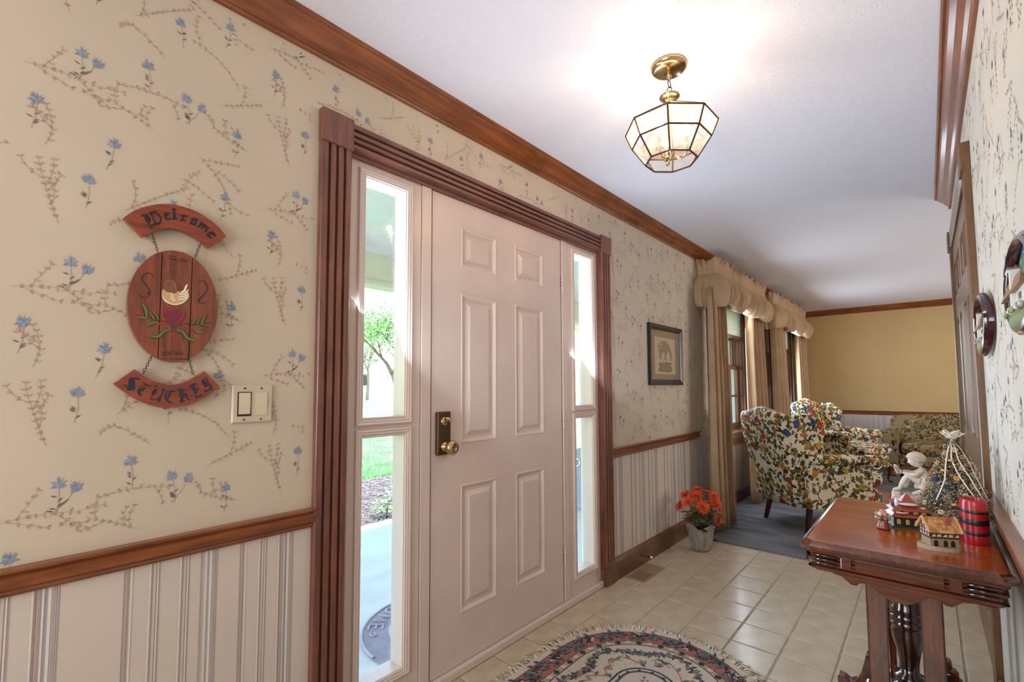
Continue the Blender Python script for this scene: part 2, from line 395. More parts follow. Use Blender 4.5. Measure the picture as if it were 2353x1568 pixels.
# ------------------------------------------------------------------ room shell
def wall_with_holes(name, x0, x1, y0, y1, z0, z1, holes, mat):
    mb = MB(); xs = sorted({x0, x1}|{a for h in holes for a in h[:2]}); zs = sorted({z0, z1}|{a for h in holes for a in h[2:]})
    for i in range(len(xs)-1):
        for j in range(len(zs)-1):
            cx, cz = (xs[i]+xs[i+1])/2, (zs[j]+zs[j+1])/2
            if any(h[0] < cx < h[1] and h[2] < cz < h[3] for h in holes): continue
            mb.box((xs[i], y0, zs[j]), (xs[i+1], y1, zs[j+1]))
    return obj(name, mb, mat)
holes = [(DU0, DU1, -.3, DZ+.01)]+[(a, b, WZ0, WZ1) for a, b in WINS]
wl = st(wall_with_holes('wall_left', X0, LX+.1, 0, .13, -.3, H+.1, holes, 'wall'), 'long entry wall papered with blue and rust flower sprigs')
ext = obj('exterior_facing', MB(), 'siding', wl)
mb = MB()
for a in [(X0, DU0, -.3, H+.3), (DU1, WINS[0][0], -.3, H+.3), (WINS[0][1], WINS[1][0], -.3, H+.3), (WINS[1][1], LX+1, -.3, H+.3), (DU0, DU1, DZ+.01, H+.3)]:
    mb.box((a[0], .131, a[2]), (a[1], .15, a[3]))
for a, b in WINS: mb.box((a, .131, -.3), (b, .15, WZ0)); mb.box((a, .131, WZ1), (b, .15, H+.3))
bpy.data.objects.remove(ext); obj('exterior_siding', mb, 'siding', wl)
wr = st(obj('wall_right', MB().box((X0, W-.12, -.05), (XR, W, H)), 'wall_cool_lit'), 'papered hall wall on the right with closet door')
wb = st(obj('wall_back', MB().box((LX, -4.7, -.05), (LX+.12, 0, H)), 'gold'), 'plain ochre painted far wall of the living room')
st(obj('wall_rear', MB().box((X0-.12, W, -.05), (X0, 0, H)), 'wall_cool_lit'), 'plain wall at the near end of the hall')
st(obj('wall_side', MB().box((XR, -4.82, -.05), (LX+.12, -4.7, H)), 'gold'), 'ochre side wall of the living room')
st(obj('wall_front', MB().box((XR-.12, -4.7, -.05), (XR, W-.12, H)), 'gold'), 'living room wall behind the closet')
st(obj('ceiling', MB().box((X0-.12, -4.82, H), (LX+.12, 0, H+.08)), 'ceil'), 'white brush textured ceiling')
# floors
TX, TY, TS, XC = 1.3788, -.1455, .2069, 2.575
fl = st(obj('floor', MB().box((X0, W, -.06), (XC, 0, -.0026)), 'grout'), 'beige ceramic tile floor with grey grout')
xs = [XC-.003]; x = TX+5*TS
while x > -1.2: xs.append(x); x -= TS
ys = [0, TY]; y = TY-TS
while y > W: ys.append(y); y -= TS
ys.append(W)
tiles = {}
for i in range(len(xs)-1):
    for j in range(len(ys)-1):
        a, b = xs[i+1]+.004, xs[i]-.004; c, d = ys[j+1]+.004, ys[j]-.004
        if b-a < .01 or d-c < .01: continue
        key = (round(b-a, 3), round(d-c, 3))
        if key not in tiles:
            hx, hy = (b-a)/2, (d-c)/2; m_ = MB()
            m_.add([(-hx, -hy, -.008), (hx, -hy, -.008), (hx, hy, -.008), (-hx, hy, -.008), (-hx+.0, -hy, -.0015), (hx, -hy, -.0015), (hx, hy, -.0015), (-hx, hy, -.0015),
                    (-hx+.003, -hy+.003, 0), (hx-.003, -hy+.003, 0), (hx-.003, hy-.003, 0), (-hx+.003, hy-.003, 0)],
                   [(0, 1, 5, 4), (1, 2, 6, 5), (2, 3, 7, 6), (3, 0, 4, 7), (4, 5, 9, 8), (5, 6, 10, 9), (6, 7, 11, 10), (7, 4, 8, 11), (8, 9, 10, 11)])
            t0 = obj('tile', m_, 'tile', fl); tiles[key] = t0.data
        else:
            t0 = bpy.data.objects.new('tile', tiles[key]); COL.objects.link(t0); t0.parent = fl
        t0.location = ((a+b)/2, (c+d)/2, rng.uniform(-.0006, .0004)); t0.rotation_euler = (rng.uniform(-.002, .002), rng.uniform(-.002, .002), 0)
mb = MB().box((XC, -4.7, -.05), (LX, 0, .016))
st(obj('floor_carpet', mb, 'carpet', bevel=.012, seg=3), 'slate blue carpet with vacuum marks in the living room', 'carpet')

# trims: crown, chair rails, baseboards
CROWN = [(0, -.085), (.012, -.085), (.016, -.078), (.012, -.070), (.016, -.064), (.026, -.056), (.044, -.034), (.060, -.022), (.066, -.014), (.074, -.013), (.08, -.006), (.08, 0), (0, 0)]
RAIL = [(0, 0), (.012, 0), (.016, .006), (.014, .012), (.024, .018), (.026, .040), (.020, .046), (.026, .050), (.030, .054), (.030, .060), (0, .060)]
BASE = [(0, 0), (.024, 0), (.024, .112), (.014, .126), (.010, .13), (0, .13)]
def run(name, prof, a, b, wall, z, mat, label, top=False):
    mb = MB()
    if wall == 'L': mb.sweep(prof, (a, 0, z), (b, 0, z), (0, -1, 0), (0, 0, 1))
    if wall == 'R': mb.sweep(prof, (a, W, z), (b, W, z), (0, 1, 0), (0, 0, 1))
    if wall == 'B': mb.sweep(prof, (LX, a, z), (LX, b, z), (-1, 0, 0), (0, 0, 1))
    return st(obj(name, mb, mat), label, 'trim')
run('trim_1', CROWN, X0, LX, 'L', H, 'trim_x', 'brown wood crown moulding over the entry door wall')
run('trim_2', CROWN, X0, XR-.01, 'R', H, 'trim_x', 'brown wood crown moulding along the right hall wall')
run('trim_3', CROWN, -4.7, -.0, 'B', H, 'trim_y', 'brown wood crown moulding on the far ochre wall')
run('trim_4', RAIL, X0, -.494, 'L', .757, 'trim_x', 'chair rail left of the entry door')
run('trim_5', RAIL, 1.408, 2.9, 'L', .752, 'trim_x', 'chair rail between the entry door and the first drapes')
run('trim_6', RAIL, 4.42, 5.44, 'L', .752, 'trim_x', 'chair rail between the two windows')
run('trim_7', RAIL, 6.72, LX, 'L', .752, 'trim_x', 'chair rail in the far corner beside the second window')
run('trim_8', RAIL, -4.7, 0, 'B', .752, 'trim_y', 'chair rail across the far ochre wall')
run('trim_9', RAIL, X0, 1.27, 'R', .752, 'trim_x', 'chair rail on the right wall behind the console table')
run('baseboard_left', BASE, X0, -.494, 'L', 0, 'base_x', 'wood baseboard left of the entry door')
run('baseboard_hall', BASE, 1.402, XC, 'L', 0, 'base_x', 'wood baseboard between entry door and flower pot')
run('baseboard_living', BASE, XC, LX, 'L', .014, 'base_x', 'wood baseboard under the living room windows')
run('baseboard_back', BASE, -4.7, 0, 'B', .014, 'base_y', 'wood baseboard of the far wall behind the loveseat')
run('baseboard_right', BASE, X0, 1.27, 'R', 0, 'base_x', 'wood baseboard behind the console table')

# ---- wallpaper print: thin inked shapes on the paper
RUST, BLUE, DUSK, STEM = ['b4978a', 'bb9f90', 'aa8c7e', 'bd958c'], ['8593a4', '949fae', '788798'], ['6d6158', '7c6e62'], ['b39c8a', 'a8927f']
def leafp(mb, P0_, x, z, a, l, w_, c):
    P = layer(mb, P0_)
    ca, sa = math.cos(a), math.sin(a)
    pts = [(0, 0), (l*.45, w_), (l, 0), (l*.45, -w_)]
    mb.add([P(x+u*ca-v*sa, z+u*sa+v*ca) for u, v in pts], [(0, 1, 2, 3)], c)
def layer(mb, P):
    # every printed shape lies a hair above the last one, so no two faces share a plane
    k = 1+(len(mb.f) % 23); base = P(0, 0); nrm = getattr(mb, 'nrm', None) or (0, -1, 0)
    return lambda x, z: tuple(a+b*k*.00003 for a, b in zip(P(x, z), nrm))
def strokep(mb, P0_, pts, w_, c):
    P = layer(mb, P0_)
    for (x0, z0), (x1, z1) in zip(pts[:-1], pts[1:]):
        d = math.hypot(x1-x0, z1-z0)
        if d < 1e-6: continue
        nx, nz = -(z1-z0)/d*w_, (x1-x0)/d*w_
        mb.add([P(x0+nx, z0+nz), P(x1+nx, z1+nz), P(x1-nx, z1-nz), P(x0-nx, z0-nz)], [(0, 1, 2, 3)], c)
def sprig(R, x, z, a, l):
    """rust coloured branch: list of (kind, data)"""
    out = []
    def branch(x, z, a, l, dep):
        n_ = max(3, int(l/.014)); pts = [(x, z)]; cur = R.uniform(-.5, .5)/n_*2
        for k in range(n_):
            a_ = a+cur*k
            x += math.cos(a_)*l/n_; z += math.sin(a_)*l/n_; pts.append((x, z))
            for sgn in (-1, 1):
                if R.random() < .95: out.append(('l', x, z, a_+sgn*R.uniform(.25, 1.3), R.uniform(.005, .012), .0023, R.choice(RUST)))
            if dep and R.random() < .3: branch(x, z, a_+R.choice((-1, 1))*R.uniform(.5, .9), l*R.uniform(.3, .55), dep-1)
        out.append(('s', pts, .00045, R.choice(STEM)))
    branch(x, z, a, l, 1); return out
def bloom(R, x, z, s=1.0):
    out = []; n_ = R.choice((1, 1, 2))
    for k in range(n_):
        x1 = x+(k*.034)*s+R.uniform(-.004, .004); z1 = z-k*.012*s
        base = (x+R.uniform(-.012, .012), z-.07*s)
        out.append(('s', [(x1, z1), ((x1+base[0])/2+.004, (z1+base[1])/2), base], .0005, STEM[1]))
        for q in range(4):
            t = R.uniform(.35, .85); px_, pz_ = x1+(base[0]-x1)*t, z1+(base[1]-z1)*t
            out.append(('l', px_, pz_, R.choice((.6, 2.5))+R.uniform(-.3, .3), .014*s, .0018, R.choice(DUSK)))
        for q in range(15):
            aa = q/15*2*PI+R.uniform(-.2, .2); rr = R.uniform(.009, .015)*s
            out.append(('l', x1, z1, aa, rr*(1.15 if abs(math.cos(aa)) > .6 else .8), .0032*s, R.choice(BLUE)))
        for q in range(4): out.append(('l', x1, z1+.004, PI/2+R.uniform(-.7, .7), .017*s, .0009, BLUE[0]))
    return out
R = random.Random(11); motif = []; TW = .52
for (mx, mz, ma, ml) in [(.05, .10, .7, .16), (.30, .02, 2.1, .15), (.20, .30, -.6, .17), (.45, .36, 1.9, .15), (.02, .42, .3, .14), (.38, .20, .2, .13), (.12, .02, 2.4, .09), (.25, .47, .4, .12), (.10, .33, 2.6, .10), (.42, .02, 1.2, .10), (.33, .36, 2.9, .10), (.16, .22, -.2, .09)]:
    motif += sprig(R, mx, mz, ma, ml)
for (mx, mz) in [(.02, .26), (.15, .14), (.17, .45), (.30, .40), (.40, .12), (.47, .27), (.27, .20), (.08, .50), (.50, .48)]:
    motif += bloom(R, mx, mz)
def paper(name, P, x0, x1, z0, z1, parent, holes=(), fine=1):
    mb = MB(); mb.nrm = (0, 1, 0) if parent is wr else (0, -1, 0); i0, i1 = int(math.floor(x0/TW)), int(math.ceil(x1/TW))
    for i in range(i0, i1+1):
        for j in range(0, 6):
            ox, oz = i*TW, j*TW+(i % 2)*TW*.37
            for m_ in motif:
                if m_[0] == 'l':
                    x, z = ox+m_[1], oz+m_[2]
                    if not (x0+.012 < x < x1-.012 and z0+.012 < z < z1-.012) or any(h[0] < x < h[1] and h[2] < z < h[3] for h in holes): continue
                    leafp(mb, P, x, z, *m_[3:])
                else:
                    pts = [(ox+a, oz+b) for a, b in m_[1]]
                    if any(not (x0 < x < x1 and z0 < z < z1) or any(h[0] < x < h[1] and h[2] < z < h[3] for h in holes) for x, z in pts): continue
                    strokep(mb, P, pts, m_[2], m_[3])
    o = obj(name, mb, 'print', parent); o['kind'] = 'stuff'; return o
PL = lambda x, z: (x, -.0006, z)
PR = lambda x, z: (x, W+.0006, z)
hl = [(DU0-.13, DU1+.13, 0, DZ+.11)]+[(a-.13, b+.13, .55, WZ1+.1) for a, b in WINS]
paper('wallpaper_flowers', PL, -1.9, LX, .82, 2.33, wl, hl)
paper('wallpaper_flowers', PR, X0+1.2, XR, .82, 2.33, wr, [(1.25, 2.85, 0, 2.16)])
# striped paper under the chair rail
def stripes(name, P, x0, x1, z0, z1, parent, mirror=1, skip=()):
    mb = MB(); mb.nrm = (-1, 0, 0) if parent is wb else (0, -1, 0); PER = .525
    groups = [(.005, 'A'), (.145, 'B'), (.200, 'C'), (.265, 'C'), (.322, 'A'), (.405, 'B'), (.460, 'C'), (.515, 'C')]
    x = math.floor((x0+1.098)/PER)*PER-1.098
    def s_(xc, wd, c):
        if x0 < xc-wd/2 and xc+wd/2 < x1 and not any(a < xc < b for a, b in skip):
            L_ = layer(mb, P); mb.add([L_(xc-wd/2, z0), L_(xc+wd/2, z0), L_(xc+wd/2, z1), L_(xc-wd/2, z1)], [(0, 1, 2, 3)], c)
    while x < x1:
        for g, k in groups:
            c = x+g
            if k == 'A':
                for d, wd, cc in [(-.020, .0025, 'a5a2ae'), (-.016, .002, 'b5aaa8'), (-.008, .004, 'd9d4cc'), (-.003, .002, 'a3a5b0'), (.003, .005, 'dbd7d0'), (.009, .003, 'b3a8a6'), (.014, .0015, '9a929c'), (.018, .0015, '9a929c')]: s_(c+d, wd, cc)
            if k == 'B':
                for d, wd, cc in [(-.006, .0016, '9c7f78'), (-.002, .0016, 'b89c94'), (.002, .0016, '9c7f78'), (.008, .004, 'd9d3ca')]: s_(c+d, wd, cc)
            if k == 'C':
                for d, wd, cc in [(-.010, .004, 'd9d4cc'), (-.005, .0016, 'ab867c'), (.003, .0016, 'ab867c'), (.006, .003, 'd8d3cb'), (.010, .0012, '9a94a0')]: s_(c+d, wd, cc)
        x += PER
    o = obj(name, mb, 'print', parent); o['kind'] = 'stuff'
def panel_ground(name, a, b, parent, mat='wains'): return obj(name, MB().box(a, b), mat, parent)
panel_ground('striped_paper', (X0, -.0004, 0), (-.494, 0.002, .76), wl)
panel_ground('striped_paper', (1.408, -.0004, 0), (3.14, 0.002, .76), wl)
panel_ground('striped_paper', (3.14, -.0004, 0), (LX, 0.002, .60), wl)
panel_ground('striped_paper', (4.40, -.0004, .60), (5.46, 0.002, .76), wl)
panel_ground('striped_paper', (6.70, -.0004, .60), (LX, 0.002, .76), wl)
panel_ground('striped_paper', (LX-.0004, -4.7, 0), (LX+.002, 0, .76), wb)
panel_ground('striped_paper', (X0, W-.002, 0), (1.27, W+.0004, .76), wr)
P2 = lambda x, z: (x, -.0009, z)
PB = lambda y, z: (LX-.0009, -y, z)
stripes('paper_stripes', P2, -1.9, -.495, .125, .758, wl); stripes('paper_stripes', P2, 1.41, 3.2, .125, .753, wl)
stripes('paper_stripes', P2, 3.2, 4.4, .14, .60, wl); stripes('paper_stripes', P2, 4.4, LX, .14, .6, wl)
stripes('paper_stripes', PB, 0.02, 2.6, .14, .753, wb)

# ------------------------------------------------------------------ entry door
d1 = structure('door_1', 'white six panel front door with sidelights in fluted brown casing', 'door')
def flute(mb, p0, p1, ua, va, wd=.111):
    pr = [(0, 0), (0, .020), (.003, .023)]
    rw = wd/4
    for k in range(4):
        a, b = k*rw+.004, (k+1)*rw-.004
        if k: pr += [(a-.004, .009), (a, .010), (a+.002, .022)]
        pr += [(a+.004, .023), (b-.002, .023), (b, .021)]
        if k < 3: pr += [(b+.001, .010)]
    pr += [(wd, .018), (wd, 0)]
    mb.sweep(pr, p0, p1, ua, va)
mb = MB(); flute(mb, (DU0-.111, 0, 0), (DU0-.111, 0, DZ-.005), (1, 0, 0), (0, -1, 0)); obj('casing', mb, 'case_z', d1)
mb = MB(); flute(mb, (DU1, 0, .13), (DU1, 0, DZ-.005), (1, 0, 0), (0, -1, 0)); obj('casing', mb, 'case_z', d1)
mb = MB(); flute(mb, (DU0, 0, DZ+.096), (DU1, 0, DZ+.096), (0, 0, -1), (0, -1, 0), .094); obj('head_casing', mb, 'case_x', d1)
for xb in (DU0-.114, DU1-.003): obj('corner_block', MB().box((xb, -.030, DZ-.008), (xb+.116, 0, DZ+.105)), 'case_z', d1, bevel=.003)
obj('plinth_block', MB().box((DU1-.004, -.030, 0), (DU1+.113, 0, .132)), 'base_x', d1, bevel=.003)
mb = MB().box((DU0-.001, .0, DZ-.012), (DU1+.001, .125, DZ+.009)); mb.box((DU0-.012, 0, 0), (DU0+.002, .125, DZ)); mb.box((DU1-.002, 0, 0), (DU1+.012, .125, DZ))
obj('wood_jamb', mb, 'case_x', d1)
obj('threshold', MB().box((DU0+.002, -.006, 0.0), (DU1-.002, .2, .032)), 'white', d1, bevel=.004)
obj('porch_sill', MB().box((DU0, .15, -.1), (DU1, .2, .0)), 'porchwhite', d1)
YS = .016
def ring(mb, x0, x1, z0, z1, seq, cap=True, P=None):
    """nested rectangular steps: seq of (inset, y)"""
    P = P or (lambda x, y, z: (x, y, z)); vs = []; fs = []
    for ins, y in seq:
        vs += [P(x0+ins, y, z0+ins), P(x1-ins, y, z0+ins), P(x1-ins, y, z1-ins), P(x0+ins, y, z1-ins)]
    for k in range(len(seq)-1):
        for j in range(4):
            a = k*4+j; b = k*4+(j+1) % 4; fs.append((a, b, b+4, a+4))
    if cap: m_ = (len(seq)-1)*4; fs.append((m_, m_+1, m_+2, m_+3))
    mb.add(vs, fs)
PANELS = [(.165, .388, .240, .780), (.524, .750, .240, .780), (.165, .388, .958, 1.617), (.524, .750, .958, 1.617), (.165, .388, 1.735, 1.918), (.524, .750, 1.735, 1.918)]
slab = wall_with_holes('door_slab', .003, .911, YS, YS+.042, .036, DZ-.014, PANELS, 'white'); slab.parent = d1
for a, b, c, d in PANELS:
    mb = MB(); ring(mb, a, b, c, d, [(0, YS+.03), (0, YS-.0005), (.004, YS-.003), (.010, YS-.0005), (.018, YS+.009), (.032, YS+.009), (.048, YS+.001), (.052, YS-.0015)])
    obj('panel', mb, 'white', slab, bevel=.0)
# sidelights
def sidelight(x0, x1):
    g0, g1 = (x0+x1)/2-.089, (x0+x1)/2+.089; zs_ = [(.150, 1.020), (1.094, 1.985)]
    o = wall_with_holes('sidelight', x0+.001, x1-.001, YS, YS+.075, .033, DZ-.012, [(g0, g1, a, b) for a, b in zs_], 'white'); o.parent = d1
    for a, b in zs_:
        mb = MB(); ring(mb, g0-.030, g1+.030, a-.030, b+.030, [(0, YS+.002), (.001, YS-.010), (.006, YS-.013), (.012, YS-.009), (.016, YS-.011), (.022, YS-.006), (.026, YS-.008), (.0285, YS+.004), (.0285, YS+.044)], cap=False)
        obj('glazing_bead', mb, 'white', o)
        obj('glass_pane', MB().box((g0, YS+.045, a), (g1, YS+.049, b)), 'glass', o)
sidelight(DU0+.002, -.054); sidelight(.914+.054, DU1-.002)
# mullion posts and weather strips between
for a, b, nm in ((-.052, -.005, 'mullion_post'), (.921, .966, 'mullion_post')):
    mb = MB().box((a, YS-.006, .033), (b, YS+.075, DZ-.012)); obj(nm, mb, 'white', d1, bevel=.002)
for a in (-.004, .912): obj('weather_strip', MB().box((a, YS+.012, .033), (a+.006, YS+.08, DZ-.014)), 'dark', d1)
for z0 in (.223, .973, 1.730):
    mb = MB()
    for k in range(5):
        za = z0+k*.021; mb.lathe([(0, za), (.006, za), (.0068, za+.003), (.0068, za+.017), (.006, za+.0195), (0, za+.0195)], (.916, YS-.010, 0), seg=10)
    mb.box((.917, YS-.0085, z0+.001), (.934, YS-.0055, z0+.103)); obj('hinge', mb, 'white', d1, bevel=.0005)
lk = obj('lock_plate', MB().box((.022, YS-.020, .922), (.093, YS, 1.102)), 'antique', d1, bevel=.006, seg=3)
mb = MB(); mb.lathe([(0, -.001), (.020, -.001), (.021, .004), (.017, .008), (.012, .012), (.010, .022), (.016, .028), (.026, .034), (.031, .044), (.030, .054), (.024, .062), (.014, .065), (.010, .063), (0, .063)], (0, 0, 0), 'y', 28)
mb.v = [(.058+x, YS-.020-y, .957+z) for x, y, z in mb.v]; obj('door_knob', mb, 'brass', lk, smooth=True)
mb = MB(); mb.lathe([(0, 0), (.019, 0), (.019, .003), (.015, .007), (0, .008)], (0, 0, 0), 'y', 24)
mb.v = [(.056+x, YS-.020-y, 1.062+z) for x, y, z in mb.v]
mb.tube([(.050, YS-.030, 1.078), (.060, YS-.044, 1.074), (.066, YS-.046, 1.062), (.070, YS-.040, 1.048)], [.004, .005, .005, .003], 8); obj('thumb_turn', mb, 'brass', lk, smooth=True)

# ------------------------------------------------------------------ closet door on the right wall
d2 = structure('door_2', 'brown oak panel closet door in fluted casing on the right wall', 'door')
DA, DB = 1.39, 2.71
mb = MB(); flute(mb, (DA-.111, W, 0), (DA-.111, W, DZ-.005), (1, 0, 0), (0, 1, 0)); obj('casing', mb, 'door_z', d2)
mb = MB(); flute(mb, (DB, W, 0), (DB, W, DZ-.005), (1, 0, 0), (0, 1, 0)); obj('casing', mb, 'door_z', d2)
mb = MB(); flute(mb, (DA, W, DZ+.096), (DB, W, DZ+.096), (0, 0, -1), (0, 1, 0), .094); obj('head_casing', mb, 'door_x', d2)
for xb in (DA-.114, DB-.003): obj('corner_block', MB().box((xb, W, DZ-.008), (xb+.116, W+.032, DZ+.105)), 'door_z', d2, bevel=.003)
pan = []
for k in range(2):
    o0 = DA+.01+k*(DB-DA)/2
    for q in range(2):
        a = o0+.09+q*.27; pan += [(a, a+.20, z0, z1) for z0, z1 in ((.22, .82), (.96, 1.60), (1.72, 1.93))]
mb = MB()
s2 = wall_with_holes('door_slab', DA+.004, DB-.004, W+.0005, W+.010, .01, DZ-.006, pan, 'door_z'); s2.parent = d2
for a, b, c, d in pan:
    mb = MB(); ring(mb, a, b, c, d, [(0, W+.010), (.004, W+.012), (.010, W+.003), (.022, W+.003), (.045, W+.009)]); obj('panel', mb, 'door_z', s2)

# ------------------------------------------------------------------ living room windows
def window(i, a, b):
    w_ = structure('window_%d' % i, ['double hung brown window nearest the entry door', 'double hung brown window nearest the far corner'][i-1], 'window')
    mb = MB().box((a, .0, WZ0), (a+.02, .072, WZ1)).box((b-.02, 0, WZ0), (b, .072, WZ1)).box((a, 0, WZ1-.02), (b, .072, WZ1)).box((a, 0, WZ0-.01), (b, .072, WZ0+.015)); obj('jamb', mb, 'base_z', w_)
    for s_, e_ in ((a, a+.021), (b-.021, b)):
        obj('outer_jamb', MB().box((s_, .073, WZ0), (e_, .17, WZ1)), 'porchwhite', w_); obj('jamb_track', MB().box((s_-.004, .118, WZ0), (e_+.004, .126, WZ1)), 'porchwhite', w_)
    obj('outer_sill', MB().box((a, .073, WZ0-.03), (b, .20, WZ0+.012)), 'porchwhite', w_); obj('outer_head', MB().box((a, .073, WZ1-.021), (b, .17, WZ1)), 'porchwhite', w_)
    for s_, e_ in ((a-.115, a+.002), (b-.002, b+.115)):
        mb = MB(); flute(mb, (s_, 0, WZ0-.02), (s_, 0, WZ1), (1, 0, 0), (0, -1, 0), .117); obj('window_casing', mb, 'base_z', w_)
    mb = MB(); flute(mb, (a-.115, 0, WZ1+.10), (b+.115, 0, WZ1+.10), (0, 0, -1), (0, -1, 0), .10); obj('head_casing', mb, 'base_x', w_)
    mb = MB().box((a-.13, -.035, WZ0-.02), (b+.13, .02, WZ0+.005)).box((a-.11, -.026, WZ0-.065), (b+.11, 0, WZ0-.02)).box((a-.11, -.018, WZ0-.13), (b+.11, 0, WZ0-.065)); obj('sill', mb, 'base_x', w_, bevel=.006)
    for nm, z0, z1, y in (('lower_sash', WZ0+.015, 1.42, .035), ('upper_sash', 1.385, WZ1-.02, .075)):
        x0, x1 = a+.022, b-.022; bt = .065 if nm[0] == 'l' else .045
        mb = MB().box((x0, y, z0), (x0+.05, y+.035, z1)).box((x1-.05, y, z0), (x1, y+.035, z1)).box((x0+.05, y, z0), (x1-.05, y+.035, z0+bt)).box((x0+.05, y, z1-.04), (x1-.05, y+.035, z1))
        sh = obj(nm, mb, 'base_z', w_, bevel=.003)
        gx0, gx1, gz0, gz1 = x0+.05, x1-.05, z0+bt, z1-.04
        for k in range(1, 4):
            xx = gx0+(gx1-gx0)*k/4; obj('muntin', MB().box((xx-.010, y+.006, gz0), (xx+.010, y+.03, gz1)), 'base_z', sh)
        zz = (gz0+gz1)/2
        for k in range(4):
            xa = gx0+(gx1-gx0)*k/4+.010; xb = gx0+(gx1-gx0)*(k+1)/4-.010
            obj('cross_muntin', MB().box((xa, y+.007, zz-.010), (xb, y+.029, zz+.010)), 'base_x', sh)
        obj('glass_pane', MB().box((gx0, y+.016, gz0), (gx1, y+.020, gz1)), 'glass', sh)
    # pleated shade
    bl = thing('pleated_shade', ['white pleated shade half raised in the nearer window', 'white pleated shade half raised in the farther window'][i-1], 'window shade')
    zt, zb = 2.045, 1.735; npl = 15; pr = []
    for k in range(npl*2+1): pr.append((-.014 if k % 2 else .010, zt-(zt-zb)*k/(npl*2)))
    mb = MB(); m_ = len(pr)
    mb.add([(a+.03, y, z) for y, z in pr]+[(b-.03, y, z) for y, z in pr], [(k, k+1, m_+k+1, m_+k) for k in range(m_-1)]); obj('pleats', mb, 'blind', bl)
    obj('bottom_rail', MB().box((a+.025, -.012, zb-.03), (b-.025, .012, zb)), 'base_x', bl, bevel=.003)
    mb = MB().tube([(b+.03, -.045, 2.0), (b+.032, -.047, 1.2), (b+.03, -.045, .36)], .0022, 6)
    obj('pull_cord', mb, 'cord', bl)
    obj('cord_tassel', MB().lathe([(0, .37), (.006, .365), (.010, .33), (0, .328)], (b+.03, -.045, 0), seg=10), 'cord', bl, smooth=True)
for i, (a, b) in enumerate(WINS): window(i+1, a, b)

# drapes
def drape(x0, x1, xb0, xb1, yf, label, seed, npl):
    R = random.Random(seed); ph = [R.uniform(0, 6.28) for _ in range(6)]
    def fn(u, v):
        z = .022+v*(2.05-.022); t = u
        x = (x0+(x1-x0)*t)*v+(xb0+(xb1-xb0)*t)*(1-v)
        am = .030+.016*(1-v)
        w0 = math.sin(t*npl*2*PI+ph[0]+.3*math.sin(v*2+ph[1]))
        y = yf-.02+am*(abs(w0)**.6*(1 if w0 > 0 else -1))*-1+.012*math.sin(t*7+ph[2])-.03*(1-v)
        return (x+.012*math.cos(t*npl*2*PI+ph[0]), y, z)
    mb = MB().grid(fn, 110, 14)
    o = obj('drape', mb, 'drape', smooth=True); sm = o.modifiers.new('thick', 'SOLIDIFY'); sm.thickness = .004
    return tag(o, label, 'curtain', 'beige floor length drapes')
drape(2.84, 3.19, 2.74, 3.14, -.13, 'beige drape panel left of the first window, beside the flower pot', 3, 5)
drape(3.98, 4.48, 3.90, 4.50, -.12, 'beige drape panel right of the first window, behind the near wing chair', 5, 5)
drape(5.02, 5.56, 5.0, 5.54, -.13, 'beige drape panel left of the second window', 8, 5)
drape(6.50, 7.02, 6.5, 7.02, -.12, 'beige drape panel right of the second window in the far corner', 9, 5)
def valance(x0, x1, label, seed):
    R = random.Random(seed); DP = .165; tot = (x1-x0)+2*DP
    zt, zp1, zp0, zb = 2.325, 2.265, 2.185, 1.905
    comps = [(R.uniform(9, 20), R.uniform(0, 6.28), R.uniform(.5, 1)) for _ in range(4)]
    fold = [(R.uniform(32, 75), R.uniform(0, 6.28), R.uniform(-2.5, 2.5), R.uniform(.5, 1)) for _ in range(6)]
    fin = [(R.uniform(90, 150), R.uniform(0, 6.28)) for _ in range(4)]
    nb = 7
    def base(s_):
        c = .03      # rounded corners of the rod
        if s_ < DP-c: return (x0, -s_), (-1, 0)
        if s_ < DP+c: a = (s_-DP+c)/(2*c)*PI/2; return (x0+c*(1-math.cos(a)), -DP+c-c*math.sin(a)), (-math.cos(a), -math.sin(a))
        if s_ < tot-DP-c: return (x0+s_-DP, -DP), (0, -1)
        if s_ < tot-DP+c: a = (s_-tot+DP+c)/(2*c)*PI/2; return (x1-c*(1-math.sin(a)), -DP+c-c*math.cos(a)), (math.sin(a), -math.cos(a))
        return (x1, -(tot-s_)), (1, 0)
    def fn(u, v):
        s_ = u*tot; (x, y), (nx, ny) = base(s_)
        q = 1-v                                   # 0 top .. 1 bottom
        g = sum(a*math.sin(f*s_+p) for f, p, a in comps)/2.5; h = sum(math.sin(f*s_+p) for f, p in fin)/4
        fo = sum(a*math.sin(f*s_+p+k*q) for f, p, k, a in fold)/3; fo = (1-abs(fo))*1.0-.45
        if q < .16:   z = zt-(zt-zp1)*q/.16; w_ = 1-q/.16; off = .016+.030*h*w_+.022*fo*w_; z += .014*math.sin(s_*48+2*g)*w_
        elif q < .34: z = zp1-(zp1-zp0)*(q-.16)/.18; off = .010+.006*h
        else:
            t = (q-.34)/.66; e = math.sin(PI*min(1, t*.96+.02)); z = zp0-(zp0-zb)*min(1, t*1.16)
            off = .012+.080*e**.7+.022*g*e+.060*fo*min(1, t*2.2)*(1-.35*t)
            z -= (.030*math.sin(s_*PI*nb/(x1-x0)+g)+.012*fo)*t
            if t > .86: z += (t-.86)*.45; off -= (t-.86)*.45
        return (x+nx*off, min(y+ny*off, -.004), z)
    o = obj('balloon_valance', MB().grid(fn, 700, 36), 'drape', smooth=True)
    return tag(o, label, 'valance', 'gathered balloon valances')
valance(2.98, 4.62, 'gathered beige balloon valance over the first window', 2)
valance(5.03, 6.96, 'gathered beige balloon valance over the second window', 6)

